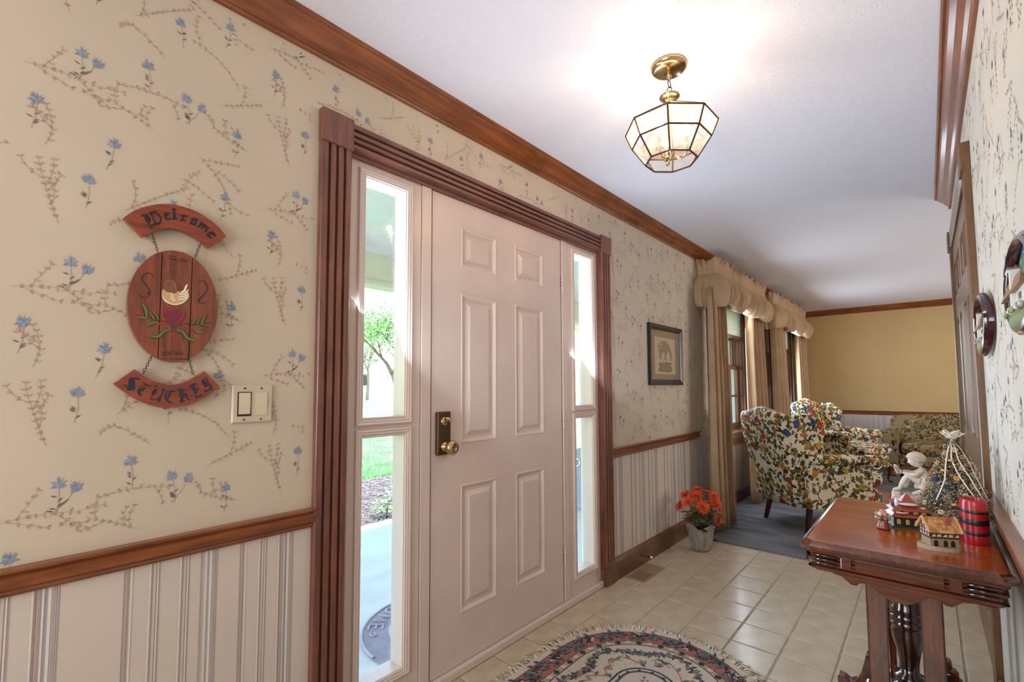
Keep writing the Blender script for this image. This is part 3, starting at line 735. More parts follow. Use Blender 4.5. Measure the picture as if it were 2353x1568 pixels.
# ------------------------------------------------------------------ pictures
def picture(name, label, x0, x1, z0, z1, fw, fmat, matc, P0=0):
    t = thing(name, label, 'picture', ((x0+x1)/2, 0, (z0+z1)/2)); ox, oz = (x0+x1)/2, (z0+z1)/2
    mb = MB(); ring(mb, x0-ox, x1-ox, z0-oz, z1-oz, [(0, -.001), (0, -.018), (.004, -.022), (fw*.6, -.018), (fw, -.012), (fw, -.003)], cap=False); obj('frame', mb, fmat, t)
    mb = MB().add([(x0-ox+fw, -.008, z0-oz+fw), (x1-ox-fw, -.008, z0-oz+fw), (x1-ox-fw, -.008, z1-oz-fw), (x0-ox+fw, -.008, z1-oz-fw)], [(0, 1, 2, 3)], matc)
    obj('mount', mb, 'print', t); return t, ox, oz
t, ox, oz = picture('animal_drawing', 'black framed drawing of an animal on rocks with tan mount', 1.955, 2.555, 1.212, 1.670, .042, 'black', '97825f')
ix0, ix1, iz0, iz1 = 2.055-ox, 2.430-ox, 1.295-oz, 1.575-oz
mb = MB().add([(ix0, -.0086, iz0), (ix1, -.0086, iz0), (ix1, -.0086, iz1), (ix0, -.0086, iz1)], [(0, 1, 2, 3)], 'cdb9a2')
def pd(u, v, y=-.0092):      # photo crop 1470,720 at 8.71 px per px
    p = at(1470+u/8.71, 720+v/8.71, 'y', -.012); return (p.x-ox, y, p.z-oz)
mb.poly([pd(*p) for p in [(400, 580), (440, 585), (435, 540), (460, 555), (505, 565), (510, 535), (525, 570), (570, 610), (610, 690), (645, 800), (655, 870), (640, 950), (615, 960), (615, 880), (590, 790), (572, 770), (550, 830), (535, 890), (545, 970), (505, 925), (470, 990), (500, 900), (510, 800), (460, 790), (445, 850), (445, 960), (400, 890), (400, 820), (375, 720), (368, 650)]], '9a8160')
mb.poly([pd(*p, -.0096) for p in [(395, 600), (430, 610), (455, 650), (420, 640)]], 'd5c3a8'); mb.poly([pd(*p, -.0096) for p in [(385, 680), (420, 700), (400, 725)]], 'd5c3a8')
mb.poly([pd(*p) for p in [(385, 1000), (470, 990), (560, 975), (640, 1000), (645, 1040), (600, 1045), (650, 1080), (645, 1180), (560, 1190), (375, 1160), (380, 1120), (410, 1070), (395, 1040)]], '8a7860')
for k in range(5): strokep(mb, lambda x, z: (x, -.0098, z), [(ix0+.06, iz0+.02+k*.014), (ix0+.14, iz0+.028+k*.015), (ix1-.07, iz0+.018+k*.015)], .0012, '5e5040')
obj('drawing', mb, 'print', t)
obj('glass', MB().box((-.262, -.0116, -.19), (.262, -.0108, .19)), 'picglass', t)
t, ox, oz = picture('small_print', 'light framed print between the two windows', 4.86, 5.36, 1.18, 1.63, .035, 'ventm', 'c9b89a')
mb = MB().add([(-.15, -.0086, -.13), (.15, -.0086, -.13), (.15, -.0086, .13), (-.15, -.0086, .13)], [(0, 1, 2, 3)], '8f8468')
for k in range(14): leafp(mb, lambda x, z: (x, -.0092, z), rng.uniform(-.12, .1), rng.uniform(-.1, .1), rng.uniform(0, 3), .05, .012, rng.choice(['6d6a4c', '7c7458', 'a8a080']))
obj('print_sheet', mb, 'print', t)

# ------------------------------------------------------------------ welcome sign
sg = thing('welcome_sign', 'oval wooden welcome sign with painted bird and heart, hung on chains', 'sign', (-.883, -.004, 1.42))
SO = Vector((-.883, -.004, 1.42)); SY = -.024
def pA(u, v, y=SY): p = at(275+u/9.05, 460+v/9.05, 'y', SY); return (p.x-SO.x, y-SO.y, p.z-SO.z)
def pBn(u, v, y=SY): p = at(250+u/8.715, 840+v/8.715, 'y', SY); return (p.x-SO.x, y-SO.y, p.z-SO.z)
def pC(u, v, y=SY): p = at(250+u/5.226, 560+v/5.226, 'y', SY); return (p.x-SO.x, y-SO.y, p.z-SO.z)
def board(name, pts, parent, mat, y0=SY, y1=-.006, label=None):
    mb = MB(); p2 = [(x, z) for x, y, z in pts]
    mb.prism(p2, lambda u, v, d: (u, d-SO.y, v), y0, y1); return obj(name, mb, mat, parent, bevel=.0012, seg=2, label=label)
def smooth_pts(pts, n_=3):
    out = []; m = len(pts)
    for i in range(m-1):
        p0, p1, p2, p3 = pts[max(i-1, 0)], pts[i], pts[i+1], pts[min(i+2, m-1)]
        for k in range(n_):
            t = k/n_; out.append(tuple(.5*((2*p1[j])+(-p0[j]+p2[j])*t+(2*p0[j]-5*p1[j]+4*p2[j]-p3[j])*t*t+(-p0[j]+3*p1[j]-3*p2[j]+p3[j])*t**3) for j in range(2)))
    out.append(pts[-1]); return out
topo = smooth_pts([(80, 370), (250, 250), (450, 160), (700, 97), (900, 78), (1050, 83), (1300, 130), (1600, 240), (1850, 390), (2060, 560), (2225, 760)])
topi = smooth_pts([(1870, 1000), (1700, 860), (1500, 730), (1300, 640), (1100, 590), (900, 590), (700, 655), (485, 770)])
tb = board('top_banner', [pA(*p) for p in topo+topi], sg, 'sign')
boto = smooth_pts([(520, 80), (680, 190), (900, 310), (1100, 370), (1250, 390), (1450, 365), (1650, 280), (1920, 125)])
boti = smooth_pts([(2230, 425), (2000, 590), (1750, 730), (1500, 820), (1250, 850), (1000, 840), (750, 770), (500, 650), (300, 520), (100, 370)])
bb = board('bottom_banner', [pBn(*p) for p in boto+boti], sg, 'sign')
INK = '14141f'
def art(name, fn, shapes, parent, k0=0):
    mb = MB()
    for k, (pts, c) in enumerate(shapes):
        y = SY-.0007-.00005*(k+k0); mb.poly([fn(u, v, y) for u, v in pts], c)
    return obj(name, mb, 'gloss_print', parent)
W1 = [[(450, 320), (480, 290), (510, 305), (525, 330), (495, 345), (450, 340)], [(515, 330), (545, 270), (590, 320), (600, 350), (575, 360), (590, 410), (610, 470), (615, 530), (590, 548), (588, 490), (530, 430), (515, 390)],
 [(575, 290), (600, 330), (648, 400), (640, 450), (612, 530), (618, 470), (600, 410), (580, 350)], [(595, 270), (665, 220), (680, 300), (710, 380), (755, 465), (720, 485), (690, 400), (650, 310), (620, 290)],
 [(680, 255), (715, 212), (760, 245), (830, 300), (872, 370), (868, 430), (845, 500), (800, 515), (750, 520), (690, 535), (662, 560), (658, 615), (635, 590), (622, 560), (640, 520), (700, 490), (740, 463), (820, 460), (840, 420), (835, 370), (790, 310), (735, 275), (690, 290)],
 [(905, 310), (960, 255), (990, 270), (1045, 245), (1020, 300), (985, 325), (960, 335), (975, 370), (1030, 385), (1080, 355), (1050, 410), (980, 420), (940, 400), (935, 340)],
 [(1075, 200), (1110, 168), (1170, 178), (1155, 210), (1160, 350), (1180, 385), (1225, 385), (1190, 415), (1140, 400), (1110, 425), (1105, 400), (1115, 300), (1100, 210)],
 [(1260, 325), (1340, 295), (1375, 325), (1440, 325), (1395, 352), (1335, 345), (1325, 390), (1350, 415), (1405, 415), (1370, 440), (1300, 435), (1245, 450), (1280, 410), (1290, 350)],
 [(1475, 400), (1555, 370), (1560, 425), (1520, 430), (1515, 470), (1530, 490), (1545, 530), (1490, 505), (1440, 495), (1480, 450)], [(1555, 370), (1585, 395), (1640, 400), (1610, 440), (1590, 510), (1545, 530), (1530, 490), (1555, 480), (1560, 425)],
 [(1660, 455), (1720, 460), (1730, 485), (1790, 510), (1800, 540), (1875, 580), (1840, 600), (1810, 650), (1810, 665), (1780, 665), (1750, 640), (1785, 590), (1750, 555), (1715, 610), (1680, 600), (1720, 540), (1690, 525), (1650, 575), (1590, 570), (1640, 530), (1670, 490)],
 [(1860, 650), (1940, 650), (1980, 690), (1990, 740), (2020, 755), (1960, 760), (1930, 715), (1890, 720), (1880, 760), (1940, 800), (1880, 795), (1830, 760), (1775, 718), (1835, 705)]]
art('lettering', pA, [(p, INK) for p in W1], tb)
S1 = [[(260, 410), (310, 385), (350, 390), (385, 440), (400, 270), (440, 245), (590, 240), (600, 265), (640, 305), (580, 300), (540, 265), (520, 275), (525, 470), (500, 490), (440, 505), (370, 500), (360, 440), (330, 410), (290, 400)],
 [(630, 330), (680, 320), (740, 370), (790, 400), (870, 400), (830, 420), (770, 420), (710, 390), (690, 350)], [(700, 395), (640, 428), (590, 470), (570, 520), (590, 580), (615, 615), (680, 590), (640, 580), (625, 530), (640, 450)],
 [(660, 460), (750, 435), (700, 500), (650, 540), (648, 500)], [(890, 420), (930, 400), (985, 430), (940, 445)],
 [(905, 480), (975, 460), (965, 500), (940, 560), (880, 610), (820, 655), (860, 600), (860, 540)], [(810, 658), (860, 655), (920, 680), (980, 660), (975, 690), (930, 695), (870, 695)],
 [(1060, 470), (1100, 460), (1140, 490), (1090, 530), (1050, 610), (1025, 735), (985, 735), (975, 660), (1010, 630), (1060, 560), (1075, 510)],
 [(1200, 520), (1270, 495), (1330, 520), (1290, 535), (1240, 530), (1225, 590), (1190, 680), (1170, 640), (1200, 590)],
 [(1180, 510), (1130, 560), (1110, 620), (1125, 680), (1170, 730), (1220, 765), (1290, 735), (1240, 730), (1190, 700), (1150, 640), (1145, 590)],
 [(1375, 500), (1400, 465), (1440, 480), (1480, 475), (1560, 465), (1500, 505), (1450, 500), (1500, 570), (1505, 620), (1470, 690), (1530, 710), (1480, 740), (1400, 745), (1430, 700), (1445, 640), (1400, 580), (1430, 520)],
 [(1505, 580), (1545, 550), (1580, 575), (1555, 610), (1600, 680), (1640, 680), (1620, 710), (1580, 690), (1540, 620)],
 [(1605, 430), (1690, 365), (1770, 360), (1730, 395), (1695, 410), (1760, 480), (1765, 530), (1733, 620), (1727, 560), (1670, 490), (1665, 430), (1615, 455)],
 [(1765, 460), (1790, 435), (1815, 460), (1790, 480)], [(1730, 670), (1740, 620), (1830, 600), (1875, 560), (1850, 620), (1780, 640)],
 [(1900, 250), (1860, 310), (1870, 370), (1910, 400), (1915, 460), (1957, 415), (1950, 350), (1910, 300)],
 [(1930, 250), (1955, 235), (1975, 290), (2000, 360), (2060, 400), (2065, 450), (2040, 500), (1960, 520), (1920, 560), (1920, 500), (1980, 490), (2020, 460), (2020, 420), (1960, 425), (1985, 390), (1950, 320)]]
art('lettering', pBn, [(p, '101a30') for p in S1], bb)
# oval of three planks
EA, EB, EZ = .099, .1495, .0025
def ell(x): return EB*math.sqrt(max(0, 1-(x/EA)**2))
for a, b in ((-EA, -.0335), (-.0315, .0335), (.0355, EA)):
    n_ = 14; t_ = [a+(b-a)*(.5-.5*math.cos(PI*k/n_)) for k in range(n_+1)]
    pts = [(x, 0, EZ+ell(x)) for x in t_]+[(x, 0, EZ-ell(x)) for x in t_[::-1]]
    pts = [p for i, p in enumerate(pts) if i == 0 or abs(p[0]-pts[i-1][0])+abs(p[2]-pts[i-1][2]) > 1e-6]
    if abs(pts[0][2]-pts[-1][2]) < 1e-6: pts = pts[:-1]
    pk = board('plank', pts, sg, 'signz')
board('oval_backing', [(EA*.96*math.cos(2*PI*k/40), 0, EZ+EB*.97*math.sin(2*PI*k/40)) for k in range(40)], sg, 'table_dark', -.014, -.004)
def sk(pts, w0, w1=None):   # a brush stroke in crop pixels
    pts = smooth_pts(pts, 4); L, Rr = [], []; m = len(pts); w1 = w0 if w1 is None else w1
    for i, (x, y) in enumerate(pts):
        a, b = pts[max(i-1, 0)], pts[min(i+1, m-1)]; d = math.hypot(b[0]-a[0], b[1]-a[1]) or 1
        t = i/(m-1); w_ = (w0+(w1-w0)*t)*(.35+.65*math.sin(PI*min(1, max(0, .08+.84*t))))
        nx, ny = -(b[1]-a[1])/d*w_, (b[0]-a[0])/d*w_; L.append((x+nx, y+ny)); Rr.append((x-nx, y-ny))
    return L+Rr[::-1]
B = []
for p, w_ in (([(545, 400), (500, 360), (440, 365), (400, 400), (410, 450), (450, 500), (485, 560), (490, 620), (450, 645), (390, 640), (340, 590)], 6), ([(455, 575), (480, 600), (480, 630)], 9),
              ([(1080, 480), (1100, 450), (1150, 455), (1180, 510), (1170, 580), (1110, 640), (1075, 680), (1090, 710), (1140, 718), (1195, 685)], 6), ([(1120, 650), (1085, 670), (1095, 700)], 8),
              ([(715, 170), (770, 190), (810, 205)], 5), ([(715, 150), (780, 155), (808, 205)], 4), ([(838, 212), (880, 185), (945, 210)], 5), ([(845, 212), (900, 215), (945, 212)], 4),
              ([(632, 1322), (690, 1300), (735, 1320), (755, 1288)], 5), ([(640, 1322), (690, 1340), (750, 1320)], 4), ([(780, 1288), (800, 1322), (850, 1330), (910, 1320)], 5), ([(800, 1335), (850, 1305), (900, 1315)], 4)):
    B.append((sk(p, w_), '16161f'))
B.append((sk([(705, 440), (690, 380), (730, 330), (790, 330), (805, 370), (770, 385), (755, 360)], 3), '5c3422'))
B.append((smooth_pts([(640, 560), (665, 530), (670, 470), (700, 445), (745, 440), (790, 465), (805, 530), (835, 575), (880, 580), (930, 560), (962, 620), (940, 670), (880, 720), (800, 738), (730, 725), (665, 690), (636, 630), (636, 590)]), 'c9a774'))
B.append((smooth_pts([(645, 540), (668, 520), (672, 470), (700, 447), (745, 442), (788, 467), (800, 530), (825, 570), (790, 600), (740, 590), (690, 580)]), '7d4f33'))
B.append((smooth_pts([(640, 600), (660, 660), (730, 712), (800, 726), (880, 705), (930, 665), (955, 640), (940, 675), (880, 722), (800, 740), (730, 727), (665, 692), (640, 640)]), 'efe2c6'))
for p, w_ in (([(860, 590), (905, 565), (925, 520), (943, 490)], 12), ([(835, 608), (900, 605), (940, 575), (955, 550)], 8), ([(830, 638), (890, 635), (930, 620), (955, 595)], 8), ([(830, 665), (880, 668), (925, 650), (960, 625)], 8),
              ([(735, 600), (770, 608)], 7), ([(735, 632), (785, 634)], 7), ([(735, 662), (790, 662)], 7), ([(760, 686), (800, 684)], 7)): B.append((sk(p, w_), 'f2e8d4'))
B.append((sk([(705, 488), (720, 495), (738, 488)], 3), '2a1a12'))
B.append((smooth_pts([(775, 1010), (720, 930), (665, 870), (658, 815), (690, 778), (745, 780), (785, 820), (830, 790), (885, 795), (912, 835), (905, 890), (850, 950), (775, 1010)])[:-1], '741c34'))
B.append((sk([(668, 850), (680, 805), (720, 790), (770, 825)], 6), 'a8283a')); B.append((sk([(835, 830), (880, 810), (895, 850), (850, 915), (795, 980)], 6), 'a8283a'))
def lf(p, w_, c, c2):
    B.append((sk(p, w_), c)); B.append((sk([(x+2, y-3) for x, y in p], w_*.35), c2))
for p, w_ in (([(400, 730), (440, 800), (450, 890)], 24), ([(335, 895), (400, 890), (465, 910)], 18), ([(485, 830), (520, 870), (535, 915)], 16), ([(530, 830), (570, 870), (600, 920)], 16), ([(440, 995), (510, 960), (590, 945)], 20),
              ([(740, 1035), (650, 1060), (590, 1120), (480, 1110)], 24), ([(805, 1045), (880, 1060), (940, 1140), (1040, 1165)], 24), ([(980, 970), (1020, 940), (1045, 905)], 14), ([(1040, 975), (1065, 940), (1080, 905)], 14),
              ([(1100, 970), (1125, 920), (1145, 865)], 18), ([(1100, 975), (1160, 985), (1220, 1000)], 14), ([(1015, 1000), (1050, 1060), (1130, 1075)], 18)): lf(p, w_, '3d4a26', '74803c')
for p, w_ in (([(320, 840), (360, 838), (405, 875)], 7), ([(630, 860), (640, 900), (665, 930)], 6), ([(555, 998), (600, 965), (680, 950)], 7), ([(915, 900), (915, 940), (890, 955)], 6), ([(885, 980), (930, 990), (950, 1020)], 7), ([(980, 995), (1000, 1030)], 8), ([(1150, 945), (1185, 930), (1220, 938)], 6), ([(735, 1100), (770, 1095), (800, 1105)], 4), ([(770, 1050), (768, 1145)], 6)): B.append((sk(p, w_), 'b8342c'))
for p, w_ in (([(460, 880), (560, 925), (690, 940), (760, 1010)], 3), ([(1180, 985), (1020, 975), (900, 970), (800, 1010)], 3)): B.append((sk(p, w_), '2c1c14'))
art('painted_motif', pC, B, sg)
def chain(parent, a, b, n_, mat='iron'):
    a, b = Vector(a), Vector(b); mb = MB(); d = (b-a)
    for k in range(n_):
        c = a+d*((k+.5)/n_); L = d.length/n_*.62; ax = d.normalized(); sd = Vector((1, 0, 0)) if k % 2 else Vector((.3, 1, 0)); sd = (sd-ax*sd.dot(ax)).normalized()
        mb.tube([c+ax*math.cos(t)*L+sd*math.sin(t)*.0028 for t in [2*PI*q/10 for q in range(10)]], .0008, 5, closed=True)
    return obj('chain', mb, mat, parent)
for f_, a, g_, b in ((pA, (690, 690), pC, (600, 105)), (pA, (1700, 880), pC, (1045, 165)), (pC, (525, 1345), pBn, (700, 165)), (pC, (965, 1370), pBn, (1715, 195))):
    p, q = f_(*a, -.016), g_(*b, -.016); chain(sg, p, q, 7)

# light switch
sw = thing('light_switch', 'ivory double rocker light switch plate right of the welcome sign', 'light switch', (-.680, 0, 1.157))
mb = MB(); ring(mb, -.056, .056, -.056, .056, [(0, -.001), (0, -.004), (.004, -.0075), (.01, -.0075)]); obj('wall_plate', mb, 'plug', sw)
for k, x in enumerate((-.023, .023)):
    if k == 0: obj('rocker_surround', MB().box((x-.0185, -.0088, -.0355), (x+.0185, -.0070, .0355)), 'black', sw, label='black surround of the first rocker')
    else: obj('rocker_surround', MB().box((x-.0185, -.0085, -.0355), (x+.0185, -.0070, .0355)), 'plug', sw)
    mb = MB().add([(x-.0155, -.0085, -.033), (x+.0155, -.0085, -.033), (x+.0155, -.0115, 0), (x-.0155, -.0115, 0), (x-.0155, -.0095, .033), (x+.0155, -.0095, .033), (x-.0155, -.006, -.033), (x+.0155, -.006, -.033), (x+.0155, -.006, .033), (x-.0155, -.006, .033)],
             [(0, 1, 2, 3), (3, 2, 5, 4), (6, 7, 1, 0), (4, 5, 8, 9), (0, 3, 4, 9, 6), (1, 7, 8, 5, 2)]); obj('rocker', mb, 'rocker', sw)
    for z in (-.046, .046): obj('screw', MB().lathe([(0, .0074), (.003, .0074), (.003, .0086), (0, .009)], (x, 0, z), 'y', 10), 'antique', sw).scale = (1, -1, 1)

# ------------------------------------------------------------------ ceiling lantern
LC = Vector((.452, -.836, 0))
fx = thing('ceiling_lantern', 'octagonal brass and glass lantern hanging over the entry', 'ceiling light', (LC.x, LC.y, H))
def LZ(z): return z-H
mb = MB().lathe([(0, LZ(2.398)), (.052, LZ(2.398)), (.060, LZ(2.402)), (.066, LZ(2.410)), (.066, LZ(2.420)), (0, LZ(2.420))], seg=36); obj('canopy', mb, 'brass', fx, smooth=True, bevel=.001)
mb = MB().lathe([(0, LZ(2.355)), (.004, LZ(2.358)), (.005, LZ(2.370)), (.010, LZ(2.374)), (.011, LZ(2.382)), (.006, LZ(2.386)), (.009, LZ(2.392)), (.004, LZ(2.400)), (0, LZ(2.40))], seg=16); obj('hanging_stem', mb, 'brass', fx, smooth=True)
for z, r, a in ((2.348, .013, 0), (2.326, .009, 1)):
    obj('chain_link', MB().tube([(r*math.cos(t)*(1-a), r*math.cos(t)*a, LZ(z)+r*1.1*math.sin(t)) for t in [2*PI*q/16 for q in range(16)]], .0018, 6, closed=True), 'iron', fx, smooth=True)
mb = MB().lathe([(0, LZ(2.318)), (.006, LZ(2.318)), (.010, LZ(2.312)), (.026, LZ(2.306)), (.036, LZ(2.300)), (.038, LZ(2.295)), (.030, LZ(2.290)), (.018, LZ(2.286)), (.024, LZ(2.282)), (.024, LZ(2.278)), (.014, LZ(2.275)), (.014, LZ(2.262)), (0, LZ(2.262))], seg=28); obj('crown_finial', mb, 'brass', fx, smooth=True)
RINGS = [(.030, 2.262), (.166, 2.176), (.142, 2.118), (.093, 2.046)]; PH = math.radians(20)
def rp(k, j): r, z = RINGS[j]; a = PH+k*PI/4; return Vector((r*math.cos(a), r*math.sin(a), LZ(z)))
for k in range(8):
    for j in range(3):
        a, b, c, d = rp(k, j), rp(k+1, j), rp(k+1, j+1), rp(k, j+1)
        ce = (a+b+c+d)/4; nrm = (b-a).cross(d-a).normalized()*.0012
        q = [ce+(p-ce)*.985 for p in (a, b, c, d)]
        mb = MB().add([p-nrm for p in q]+[p+nrm for p in q], [(0, 3, 2, 1), (4, 5, 6, 7), (0, 1, 5, 4), (1, 2, 6, 5), (2, 3, 7, 6), (3, 0, 4, 7)])
        obj(['roof_pane', 'upper_pane', 'lower_pane'][j], mb, ['lantern_glass', 'lantern_amber', 'lantern_glass'][j], fx)
mb = MB()
for k in range(8):
    for j in range(4):
        if j: mb.tube([rp(k, j), rp(k+1, j)], .0034, 5)
        if j < 3: mb.tube([rp(k, j), rp(k, j+1)], .0034, 5)
obj('came_frame', mb, 'came', fx)
mb = MB().lathe([(0, LZ(2.26)), (.004, LZ(2.26)), (.004, LZ(2.09)), (.012, LZ(2.085)), (.014, LZ(2.075)), (.008, LZ(2.068)), (.010, LZ(2.060)), (0, LZ(2.054))], seg=14); obj('centre_stem', mb, 'brass', fx, smooth=True)
for k in range(3):
    a = math.radians(40+120*k); ca, sa = math.cos(a), math.sin(a)
    ar = obj('candle_arm', MB().tube([(r*ca, r*sa, LZ(z)) for r, z in ((.005, 2.076), (.018, 2.058), (.034, 2.048), (.050, 2.054), (.056, 2.068), (.056, 2.080))], .0035, 8), 'brass', fx, smooth=True)
    o_ = (.056*ca, .056*sa, 0)
    mb = MB().lathe([(0, LZ(2.078)), (.014, LZ(2.080)), (.016, LZ(2.084)), (.007, LZ(2.088)), (.007, LZ(2.122)), (.010, LZ(2.125)), (0, LZ(2.126))], o_, seg=14); obj('candle_cup', mb, 'brass', ar, smooth=True)
    mb = MB()
    mb.lathe([(0, LZ(2.126)), (.008, LZ(2.127)), (.013, LZ(2.140)), (.013, LZ(2.150)), (.007, LZ(2.166)), (.002, LZ(2.178)), (0, LZ(2.179))], o_, seg=14); obj('bulb', mb, 'bulb', ar, smooth=True)
    l = bpy.data.lights.new('bulb_light', 'POINT'); l.energy = LAMP; l.color = (1, .84, .70); l.shadow_soft_size = .012
    lo = bpy.data.objects.new('bulb_light', l); COL.objects.link(lo); lo.parent = ar; lo.location = (.056*ca, .056*sa, LZ(2.192))

# ------------------------------------------------------------------ floor vent, door stop
vt = thing('floor_vent', 'tan metal floor register beside the baseboard right of the door', 'floor vent', (1.655, -.100, 0))
obj('vent_frame', MB().box((-.155, -.068, -.002), (.155, .068, .0035)), 'ventm', vt, bevel=.002)
obj('vent_opening_shade', MB().box((-.130, -.048, .0036), (.0, .048, .0042)), 'dark', vt)  # thin dark plate painted as the shade inside the register
for k in range(11): obj('louver', MB().box((-.128+k*.0118, -.047, .0042), (-.1235+k*.0118, .047, .0062)), 'ventm', vt)
obj('damper_plate', MB().box((.012, -.048, .0034), (.132, .048, .0048)), 'ventm', vt)
ds = thing('door_stop', 'slender dark door stop with white rubber tip on the baseboard', 'door stop', (1.753, -.024, .068))
obj('rod', MB().lathe([(0, 0), (.010, 0), (.010, .003), (.005, .006), (.004, .045), (.0055, .060), (.0055, .062)], ax='y', seg=12), 'iron', ds, smooth=True).scale = (1, -1, 1)
obj('rubber_tip', MB().lathe([(.0062, .062), (.0075, .063), (.0075, .074), (.006, .077), (0, .078)], ax='y', seg=12), 'cord', ds, smooth=True).scale = (1, -1, 1)

# ------------------------------------------------------------------ oval rug
RX0, RX1, RY, RR = -.75, .565, -.625, .452
rug = thing('oval_rug', 'cream and rose oval rug with fringed edge before the front door', 'rug', (0, 0, 0))
def stad(r, n_=72):
    pts = []
    for k in range(n_//2+1): a = -PI/2+PI*k/(n_//2); pts.append((RX1+r*math.cos(a), RY+r*math.sin(a)))
    for k in range(n_//2+1): a = PI/2+PI*k/(n_//2); pts.append((RX0+r*math.cos(a), RY+r*math.sin(a)))
    return pts
def flat(pts, z, c, mb):
    mb.add([(x, y, z) for x, y in pts], [tuple(range(len(pts)))], c)
mb = MB(); o1 = stad(RR); m_ = len(o1)
mb.add([(x, y, .001) for x, y in o1]+[(x, y, .009) for x, y in o1], [(i, (i+1) % m_, m_+(i+1) % m_, m_+i) for i in range(m_)]+[tuple(range(m_, 2*m_))], 'cabfae')
obj('binding', mb, 'rugpile', rug)
BANDS = [(.424, '4a4a52'), (.419, 'a2635c'), (.340, '3c3c46'), (.336, 'a89c80'), (.309, '3c3c46'), (.304, 'cfc3ae'), (.302, 'c4b8a6'), (.298, 'c2b6a4'), (.128, '3f454a'), (.118, 'b8ab98'), (.106, '4a5254'), (.094, 'bcb0a2')]
mb = MB()
for k, (r, c) in enumerate(BANDS): flat(stad(r), .0095+.0002*k, c, mb)
obj('field', mb, 'rugpile', rug)
mb = MB(); mb.nrm = (0, 0, 1); PRG = lambda x, y: (x, y, .0124)
def onr(r, s_):      # point and heading at arc fraction s_ of the oval of radius r (near half only)
    L1 = RX1-RX0; tot = 2*L1+2*PI*r; d = (s_ % 1)*tot
    if d < L1: return (RX0+d, RY-r, 0.0)
    d -= L1
    if d < PI*r: a = -PI/2+d/r; return (RX1+r*math.cos(a), RY+r*math.sin(a), a+PI/2)
    d -= PI*r
    if d < L1: return (RX1-d, RY+r, PI)
    d -= L1; a = PI/2+d/r; return (RX0+r*math.cos(a), RY+r*math.sin(a), a+PI/2)
_lp = leafp
def leafp(mb, P, x, z, a, l, w_, c, k=1.55):
    _lp(mb, P, x, z, a, l*k, w_*k, c)
R = random.Random(4)
DK, GR, LT, RO = ['2e3440', '3a4048'], ['5c6a64', '6a7a78', '4f5c50'], ['c8bca4', 'b0a68e'], ['a06a62', '8c5048']
N_ = 96
for k in range(N_):      # guard border of beads
    x, y, a = onr(.321, k/N_); leafp(mb, PRG, x-.010*math.cos(a), y-.010*math.sin(a), a, .021, .0095, DK[0] if k % 2 else LT[0])
for k in range(64):      # outer border scrolls
    s_ = k/64; x, y, a = onr(.388, s_)
    for q in range(9):
        t = q/8; xx, yy, aa = onr(.388+.030*math.sin(t*PI*2+(k % 2)*PI), s_+t/52*.8); leafp(mb, PRG, xx, yy, aa+(.9 if q % 2 else -.9), .020, .0045, R.choice(DK+GR))
    for q in range(10):
        leafp(mb, PRG, x, y, a+q*PI/5, .020+.004*(q % 2), .0050, R.choice(GR) if k % 3 else R.choice(LT+DK))
    for q in range(5): leafp(mb, PRG, x, y, a+q*2*PI/5, .008, .004, DK[0])
    pts = [onr(.388+.022*math.sin(t*.7+(k % 2)*PI), s_+t/10/52)[:2] for t in range(10)]; strokep(mb, PRG, pts, .0022, '2e3440'); strokep(mb, PRG, [onr(.372, s_+t/8/52)[:2] for t in range(6)], .0018, 'b0887c')
for k in range(230):     # leafy garland in the cream field
    s_ = k/230; rr = .255+.018*math.sin(k*.36); x, y, a = onr(rr, s_)
    for q in range(5): leafp(mb, PRG, x, y, a+R.uniform(0, 6.28), R.uniform(.012, .022), .0042, R.choice(DK+GR))
    if k % 3 == 0:
        for q in range(6): leafp(mb, PRG, x, y, q*PI/3, .009, .0036, R.choice(['8a6a66', '9a7c70']))
for k in range(36):      # scrolls
    s_ = k/36; sg_ = 1 if k % 2 else -1; pts = []
    for q in range(14):
        t = q/13; pts.append(onr(.185+sg_*.030*math.sin(t*PI*1.5), s_+t/36*.9)[:2])
    strokep(mb, PRG, pts, .0024, '7c8a76' if k % 2 else '9c7468')
    for q in (3, 6, 9, 12): leafp(mb, PRG, *pts[q], R.uniform(0, 6.28), .024, .0055, R.choice(GR+RO))
for k in range(60):
    x, y, a = onr(.111, k/60); leafp(mb, PRG, x, y, a+.6, .014, .004, DK[0])
for k in range(260):
    x, y, a = onr(R.uniform(.0, .09), R.random()); leafp(mb, PRG, x, y, R.uniform(0, 6.28), R.uniform(.008, .018), .004, R.choice(RO+GR+['c4a89a']))
for k in range(900):
    x, y, a = onr(R.uniform(.13, .29), R.random()); leafp(mb, PRG, x, y, R.uniform(0, 6.28), .004, .0018, 'a8927e')
obj('woven_pattern', mb, 'rugpile', rug)['kind'] = 'stuff'
leafp = _lp
mb = MB(); R = random.Random(9)
for k in range(2300):
    s_ = k/2300; x, y, a = onr(RR-.004, s_); na = a-PI/2; ln = R.uniform(.040, .066); cl = math.sin(k*.35)*.35+R.uniform(-.45, .45)
    p0 = Vector((x, y, .006)); d = Vector((math.cos(na+cl), math.sin(na+cl), 0)); d2 = Vector((math.cos(na+cl+R.uniform(-.6, .6)), math.sin(na+cl+R.uniform(-.6, .6)), 0))
    p1 = p0+d*ln*.5+Vector((0, 0, R.uniform(0, .010))); p2 = p1+d2*ln*.5; p2.z = .0016+R.uniform(0, .006); sd = Vector((-d.y, d.x, R.uniform(-.5, .5)))*.0021
    mb.add([p0-sd, p0+sd, p1+sd, p1-sd, p2+sd*.7, p2-sd*.7], [(0, 1, 2, 3), (3, 2, 4, 5)], R.choice(['e2d8c4', 'd4c8b0', 'b8a88c', 'e8e0d0', 'c8b898']))
obj('fringe', mb, 'rugpile', rug)['kind'] = 'stuff'

